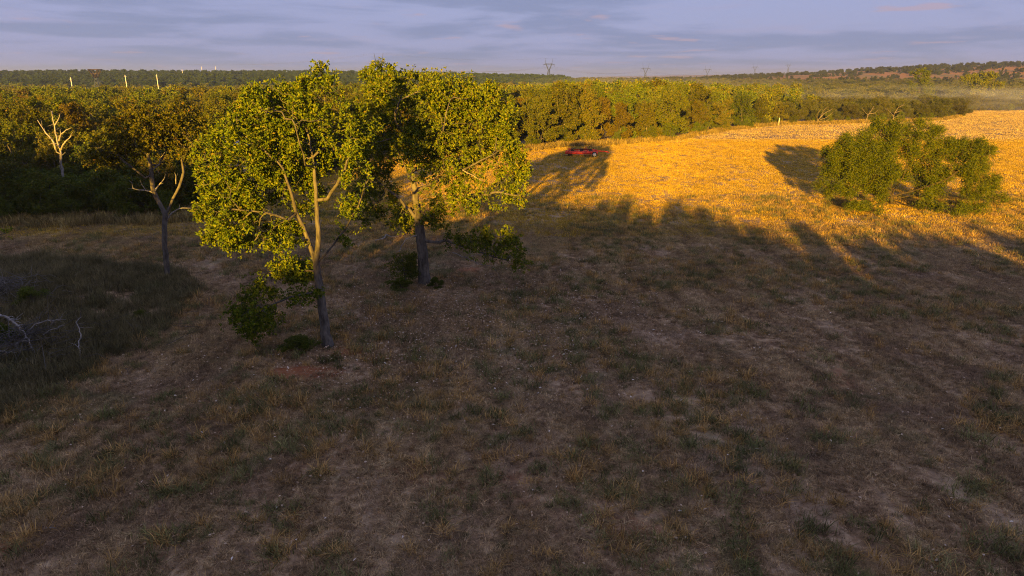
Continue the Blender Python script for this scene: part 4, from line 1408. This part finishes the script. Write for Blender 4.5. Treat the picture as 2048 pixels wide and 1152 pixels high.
# ------------------------------------------------------------------ red implement
def implement():
    g = pix(1163, 312)
    g[2] = float(ground_z(g[0], g[1]))
    root = empty('mower', tuple(g), math.radians(-9))
    W = 4.2
    deck = MB()
    deck.box((0, 0, 0.62), (W, 1.5, 0.12))
    deck.box((0, -0.76, 0.50), (W, 0.05, 0.34)); deck.box((0, 0.76, 0.50), (W, 0.05, 0.34))
    deck.box((-W / 2, 0, 0.50), (0.05, 1.48, 0.34)); deck.box((W / 2, 0, 0.50), (0.05, 1.48, 0.34))
    link('deck', deck.mesh('deck', M['red_paint']), root)
    for x in (-1.7, -0.6, 0.6, 1.7):
        link('frame_bar', MB().box((x, 0, 0.74), (0.10, 1.44, 0.10)).mesh('frame_bar', M['red_paint']), root)
    link('main_beam', MB().box((0.1, 0.25, 0.86), (3.9, 0.14, 0.14), 0, 0.02).mesh('main_beam', M['red_paint']), root)
    for x in (-1.2, 0.0, 1.2):
        gb = MB(); gb.disc((x, -0.2, 0.76), (0, 0, 1), 0.24, 0.16, 14); gb.disc((x, -0.2, 0.92), (0, 0, 1), 0.15, 0.2, 12)
        link('gearbox', gb.mesh('gearbox', M['dark_steel'], False), root)
    ds = MB().tube([(-1.2, -0.2, 0.95), (0, -0.2, 0.95), (1.2, -0.2, 0.95)], 0.05, 8)
    link('drive_shaft', ds.mesh('drive_shaft', M['dark_steel']), root)
    hoop = MB().tube([(0.9, 0.3, 0.9), (1.0, 0.3, 1.25), (1.3, 0.3, 1.32), (1.6, 0.3, 0.95)], 0.035, 6)
    link('hose', hoop.mesh('hose', M['dark_steel'], True), root)
    mast = MB().tube([(0.3, 0.3, 0.85), (0.55, 0.1, 1.2), (0.8, -0.3, 0.72)], 0.05, 6)
    link('mast', mast.mesh('mast', M['red_paint']), root)
    tng = MB().tube([(W / 2 - 0.4, 0.2, 0.72), (W / 2 + 1.0, 0.1, 0.66), (W / 2 + 1.5, 0.05, 0.55)], 0.07, 6)
    link('tongue', tng.mesh('tongue', M['red_paint']), root)
    for (x, y) in ((1.75, -0.98), (-1.6, 0.95)):
        wh = MB()
        c = np.array((x, y, 0.34))
        prof = [(-0.11, 0.24), (-0.12, 0.31), (-0.07, 0.34), (0.07, 0.34), (0.12, 0.31), (0.11, 0.24)]
        n0 = 0; S = 20
        for (dy, rr) in prof:
            for k in range(S):
                t = 2 * math.pi * k / S
                wh.V.append((c[0] + rr * math.cos(t), c[1] + dy, c[2] + rr * math.sin(t)))
        for i in range(len(prof) - 1):
            for k in range(S):
                wh.F.append((i * S + k, (i + 1) * S + k, (i + 1) * S + (k + 1) % S, i * S + (k + 1) % S))
        wroot = link('wheel', wh.mesh('wheel', M['rubber'], True), root)
        rim = MB(); rim.disc(c, (0, 1, 0), 0.245, 0.14, 18); rim.disc(c, (0, 1, 0), 0.08, 0.22, 10)
        link('rim', rim.mesh('rim', M['white_paint']), wroot)
        arm = MB().tube([(x, y * 0.86, 0.36), (x - 0.25, y * 0.8, 0.7)], 0.05, 6)
        link('wheel_arm', arm.mesh('wheel_arm', M['dark_steel']), root)
    tag(root, 'low red tow-behind mower with a white-hubbed wheel parked at the wood edge', 'mower')
implement()

# a pale post at the field edge
def post(px, py, h, label):
    g = pix(px, py); g[2] = float(ground_z(g[0], g[1]))
    mb = MB().tube([(0, 0, -0.2), (0.02, 0, h * .5), (0.04, 0, h)], [0.09, 0.085, 0.08], 8)
    o = link('fence_post', mb.mesh('fence_post', M['pole'], True), None, tuple(g))
    tag(o, label, 'post')
post(1557, 251, 1.6, 'short pale post at the wood edge beside a dark gap in the trees')

# shed glimpsed through the leaves
def shed():
    x, y = SHED[0], SHED[1]
    z = float(ground_z(x, y))
    root = empty('shed', (x, y, z), 0.25)
    w = MB(); w.box((0, 0, 1.15), (4.2, 3.2, 2.3))
    link('wall', w.mesh('wall', M['shed_wall']), root)
    for sgn in (-1, 1):
        rf = MB()
        n = 28
        for k in range(n + 1):
            xx = -2.4 + 4.8 * k / n
            dz = 0.03 * (k % 2)
            rf.V.append((xx, 0, 3.05 + dz)); rf.V.append((xx, sgn * 1.95, 2.25 + dz))
            rf.V.append((xx, 0, 3.01 + dz)); rf.V.append((xx, sgn * 1.95, 2.21 + dz))
        for k in range(n):
            a = 4 * k; b = a + 4
            rf.F += [(a, a + 1, b + 1, b), (a + 2, b + 2, b + 3, a + 3)]
        link('roof', rf.mesh('roof', M['roof_metal']), root)
    link('door', MB().box((0.4, -1.63, 0.98), (1.1, 0.05, 1.95)).mesh('door', M['roof_metal']), root)
    tag(root, 'small shed with pale corrugated metal roof glimpsed through the nearest oak', 'shed')
shed()

# ------------------------------------------------------------------ pylons, poles, wires
def lattice_pylon(x, y, top_z, label, H=46.0, yaw=0.0, group='pylons along the horizon'):
    base = top_z - H
    root = empty('pylon', (x, y, base), yaw)
    T = 0.17
    def bars(segs, r=T):
        mb = MB()
        for a, b in segs: mb.tube([a, b], r * 1.5, 4)
        return mb
    hw, mid_h = 4.4, 26.0
    wv = 1.1
    # four legs
    for sx in (-1, 1):
        for sy in (-1, 1):
            link('leg', bars([((sx * hw, sy * hw, 0), (sx * wv, sy * wv, mid_h))], 0.24).mesh('leg', M['galv']), root)
    br = []
    lv = [0, 7, 13, 18, 22.5, 26]
    for a, b in zip(lv[:-1], lv[1:]):
        wa, wb = hw + (wv - hw) * a / mid_h, hw + (wv - hw) * b / mid_h
        for s in (-1, 1):
            br += [((-wa, s * wa, a), (wb, s * wb, b)), ((wa, s * wa, a), (-wb, s * wb, b)), ((s * wa, -wa, a), (s * wb, wb, b)), ((s * wa, wa, a), (s * wb, -wb, b)), ((-wb, s * wb, b), (wb, s * wb, b))]
    link('bracing', bars(br, 0.12).mesh('bracing', M['galv']), root)
    for s in (-1, 1):
        seg = []
        for sy in (-.7, .7):
            seg += [((s * 0.4, sy, mid_h), (s * 5.0, sy * .6, 37.0)), ((s * 1.6, sy, mid_h + .2), (s * 6.2, sy * .5, 37.0)), ((s * 5.6, sy * .5, 37), (s * 7.2, 0, H))]
            for k in range(4):
                f0, f1 = k / 4, (k + 1) / 4
                seg.append(((s * (0.4 + 4.6 * f0), sy, mid_h + 11 * f0), (s * (1.6 + 4.6 * f1), sy * .8, mid_h + 11 * f1)))
        link('horn', bars(seg, 0.15).mesh('horn', M['galv']), root)
    arm = []
    for sy in (-.5, .5):
        arm += [((-11, 0, 34.6), (11, 0, 34.6)), ((-11, 0, 34.6), (-4, sy, 36.6)), ((11, 0, 34.6), (4, sy, 36.6)), ((-4, sy, 36.6), (4, sy, 36.6))]
        for k in range(-5, 5): arm.append(((k * 1.8, sy, 34.6), ((k + .5) * 1.8, sy, 36.0))); 
    link('crossarm', bars(arm, 0.14).mesh('crossarm', M['galv']), root)
    for xx in (-10.6, 0, 10.6):
        link('insulator', MB().tube([(xx, 0, 34.5), (xx, 0, 31.0)], 0.12, 6).mesh('insulator', M['dark_steel']), root)
    tag(root, label, 'pylon', group)
    c, s_ = math.cos(yaw), math.sin(yaw)
    pt = lambda u, h: np.array((x + u * c, y + u * s_, base + h))
    return [pt(-10.6, 31), pt(0, 31), pt(10.6, 31), pt(-7.2, H), pt(7.2, H)]
PYL = [(757, 106, 1000, 'nearest lattice pylon, only its two horns showing above the broad oak'),
       (1098, 116, 1270, 'clearest lattice pylon, standing above the flat treeline right of the oaks'),
       (1292, 127, 1600, 'lattice pylon second to the right of the broad oak on the horizon'),
       (1416, 131, 1960, 'small faint lattice pylon where the right hill begins to rise'),
       (1511, 127, 2300, 'faint lattice pylon above the low left shoulder of the right hill'),
       (1578, 124, 2700, 'faintest lattice pylon, rightmost of the row behind the hill')]
hooks = []
pts_ = [at(a, b, y) for a, b, y, _ in PYL]
for i, (a, b, y, lab) in enumerate(PYL):
    p = pts_[i]
    q = pts_[min(i + 1, len(pts_) - 1)] - pts_[max(i - 1, 0)]
    yaw = math.atan2(q[1], q[0]) - math.pi / 2
    hooks.append(lattice_pylon(p[0], p[1], p[2], lab, yaw=yaw * 0.45))
def wire(a, b, sag, r, label, group, n=24):
    pts = []
    for i in range(n + 1):
        t = i / n
        p = a + (b - a) * t
        p = p + np.array((0, 0, -4 * sag * t * (1 - t)))
        pts.append(p)
    o = MB().tube([p - a for p in pts], r, 4, cap=False)
    w = link('power_line', o.mesh('power_line', M['wire'], True), None, tuple(a))
    tag(w, label, 'power line', group)
left_end = [h + np.array((-290, 60, -14.0)) for h in hooks[0]]
for i in range(-1, len(hooks) - 1):
    A_ = left_end if i < 0 else hooks[i]
    B_ = hooks[i + 1]
    if i < 0: span = 'left of the nearest pylon'
    else: span = ['between the nearest and the clearest pylon', 'between the clearest pylon and the next to its right', 'over the left foot of the right hill',
                  'between the two pylons on the hill shoulder', 'at the far right end of the pylon row'][i]
    for k in range(5):
        wire(A_[k], B_[k], 9.0 if k < 3 else 6.0, 0.06 if k < 3 else 0.035,
             ('sagging conductor wire ' if k < 3 else 'thin upper ground wire ') + span, ('conductors ' if k < 3 else 'ground wires ') + span)
# white distribution poles on the left
POLES = [(141, 155, 430, 13.0, 'pale pole nearest the left edge of the picture'), (250, 150, 460, 14.0, 'tall pale pole just right of the small lattice tower'),
         (313, 149, 480, 14.0, 'tall pale pole third from the left above the wood'), (364, 139, 780, 15.0, 'pale pole leftmost of those on the ridge skyline'),
         (403, 133, 900, 17.0, 'faint pale pole second along the ridge skyline'), (431, 133, 960, 17.0, 'faint pale pole third along the ridge skyline'),
         (480, 142, 1050, 14.0, 'shortest faint pole at the right end of the ridge row')]
ptops = []
for px, py, y, H, lab in POLES:
    p = at(px, py, y)
    mb = MB().tube([(0, 0, 0), (0, 0, H)], [0.30, 0.20], 8)
    root = empty('utility_pole', (p[0], y, p[2] - H))
    link('shaft', mb.mesh('shaft', M['pole'], True), root)
    link('crossarm', MB().box((0, 0, H - 0.9), (1.7, 0.10, 0.12)).mesh('crossarm', M['pole']), root)
    tag(root, lab, 'utility pole', 'pale poles above the left wood')
    ptops.append(p)
def small_tower():
    px, py, y = 189.5, 139, 500
    p = at(px, py, y); H = 24.0
    root = empty('lattice_tower', (p[0], y, p[2] - H))
    seg = []
    for sx in (-1, 1):
        for sy in (-1, 1):
            link('leg', MB().tube([(sx * 2.6, sy * 2.6, 0), (sx * .8, sy * .8, 18.5)], 0.2, 4).mesh('leg', M['galv']), root)
    lv = [0, 5, 9.5, 13.5, 16.5, 18.5]
    for a, b in zip(lv[:-1], lv[1:]):
        wa, wb = 2.6 - 1.8 * a / 18.5, 2.6 - 1.8 * b / 18.5
        for s in (-1, 1):
            seg += [((-wa, s * wa, a), (wb, s * wb, b)), ((wa, s * wa, a), (-wb, s * wb, b)), ((s * wa, -wa, a), (s * wb, wb, b)), ((s * wa, wa, a), (s * wb, -wb, b))]
    mb = MB()
    for a, b in seg: mb.tube([a, b], 0.10, 4)
    link('bracing', mb.mesh('bracing', M['galv']), root)
    hd = MB()
    for sy in (-.7, .7):
        for a, b in (((-.8, sy, 18.5), (-4.4, sy, 24)), ((.8, sy, 18.5), (4.4, sy, 24)), ((-4.4, sy, 24), (4.4, sy, 24)), ((-.8, sy, 18.5), (2.0, sy, 24)), ((.8, sy, 18.5), (-2.0, sy, 24)), ((-2.6, sy, 21.2), (2.6, sy, 21.2))):
            hd.tube([a, b], 0.28, 4)
    link('head', hd.mesh('head', M['dark_steel']), root)
    tag(root, 'small dark lattice tower with flared head poking above the left ridge', 'tower')
small_tower()
for i in range(len(ptops) - 1):
    a, b = ptops[i], ptops[i + 1]
    wire(a + np.array((0, 0, -.8)), b + np.array((0, 0, -.8)), 2.5, 0.04, 'fine wire strung along the pale poles over the left wood', 'wires between the pale poles')

# ------------------------------------------------------------------ air: haze and dust
def haze():
    mb = MB()
    mb.box((0, 4000, 34), (11000, 9000, 96))
    m = new_mat('haze_air'); t = NT(m.node_tree)
    pv = t.node('ShaderNodeVolumePrincipled')
    pv.inputs['Color'].default_value = (0.72, 0.82, 1.0, 1)
    pv.inputs['Density'].default_value = 0.00018
    pv.inputs['Anisotropy'].default_value = 0.45
    t.out(None, pv.outputs[0])
    o = link('haze', mb.mesh('haze', m))
    tag(o, 'thin evening haze over the land', None, None, 'stuff')
haze()
def dust(name, c, r, dens, label, seed, rz=0.0):
    mb = MB()
    mb.box((0, 0, 0), (2, 2, 2))
    m = new_mat(name + '_air'); t = NT(m.node_tree)
    tc = t.node('ShaderNodeTexCoord')
    O = tc.outputs['Object']
    ln = t.node('ShaderNodeVectorMath', operation='LENGTH'); t.L.new(O, ln.inputs[0])
    fall = t.ramp(ln.outputs['Value'], [(0.0, 1.0), (0.55, 0.45), (0.98, 0.0)], 'EASE')
    n = t.ramp(t.noise(O, 1.7, 3, 0.6, 0.6, off=(seed, 2, 5), stretch=(2.0, 1, 1.2)), [(0.36, 0.0), (0.66, 1.0)])
    dn = t.math('MULTIPLY', t.math('MULTIPLY', fall, n), dens)
    pv = t.node('ShaderNodeVolumePrincipled')
    pv.inputs['Color'].default_value = (0.82, 0.86, 1.0, 1)
    t.L.new(dn, pv.inputs['Density'])
    t.out(None, pv.outputs[0])
    o = link(name, mb.mesh(name, m), None, c)
    o.scale = r
    o.rotation_euler = (0, 0, rz)
    tag(o, label, None, None, 'stuff')
p = pix(1985, 226)
dust('dust_cloud', (p[0], p[1] + 5, 4.0), (90, 34, 5.0), 0.015, 'low pale dust drifting over the far right corner of the field', 1.3)
p = at(1260, 180, 420)
dust('dust_plume', (p[0], 420, 4.0), (150, 35, 8), 0.012, 'pale dust plume trailing behind the sunlit wood', 4.1)
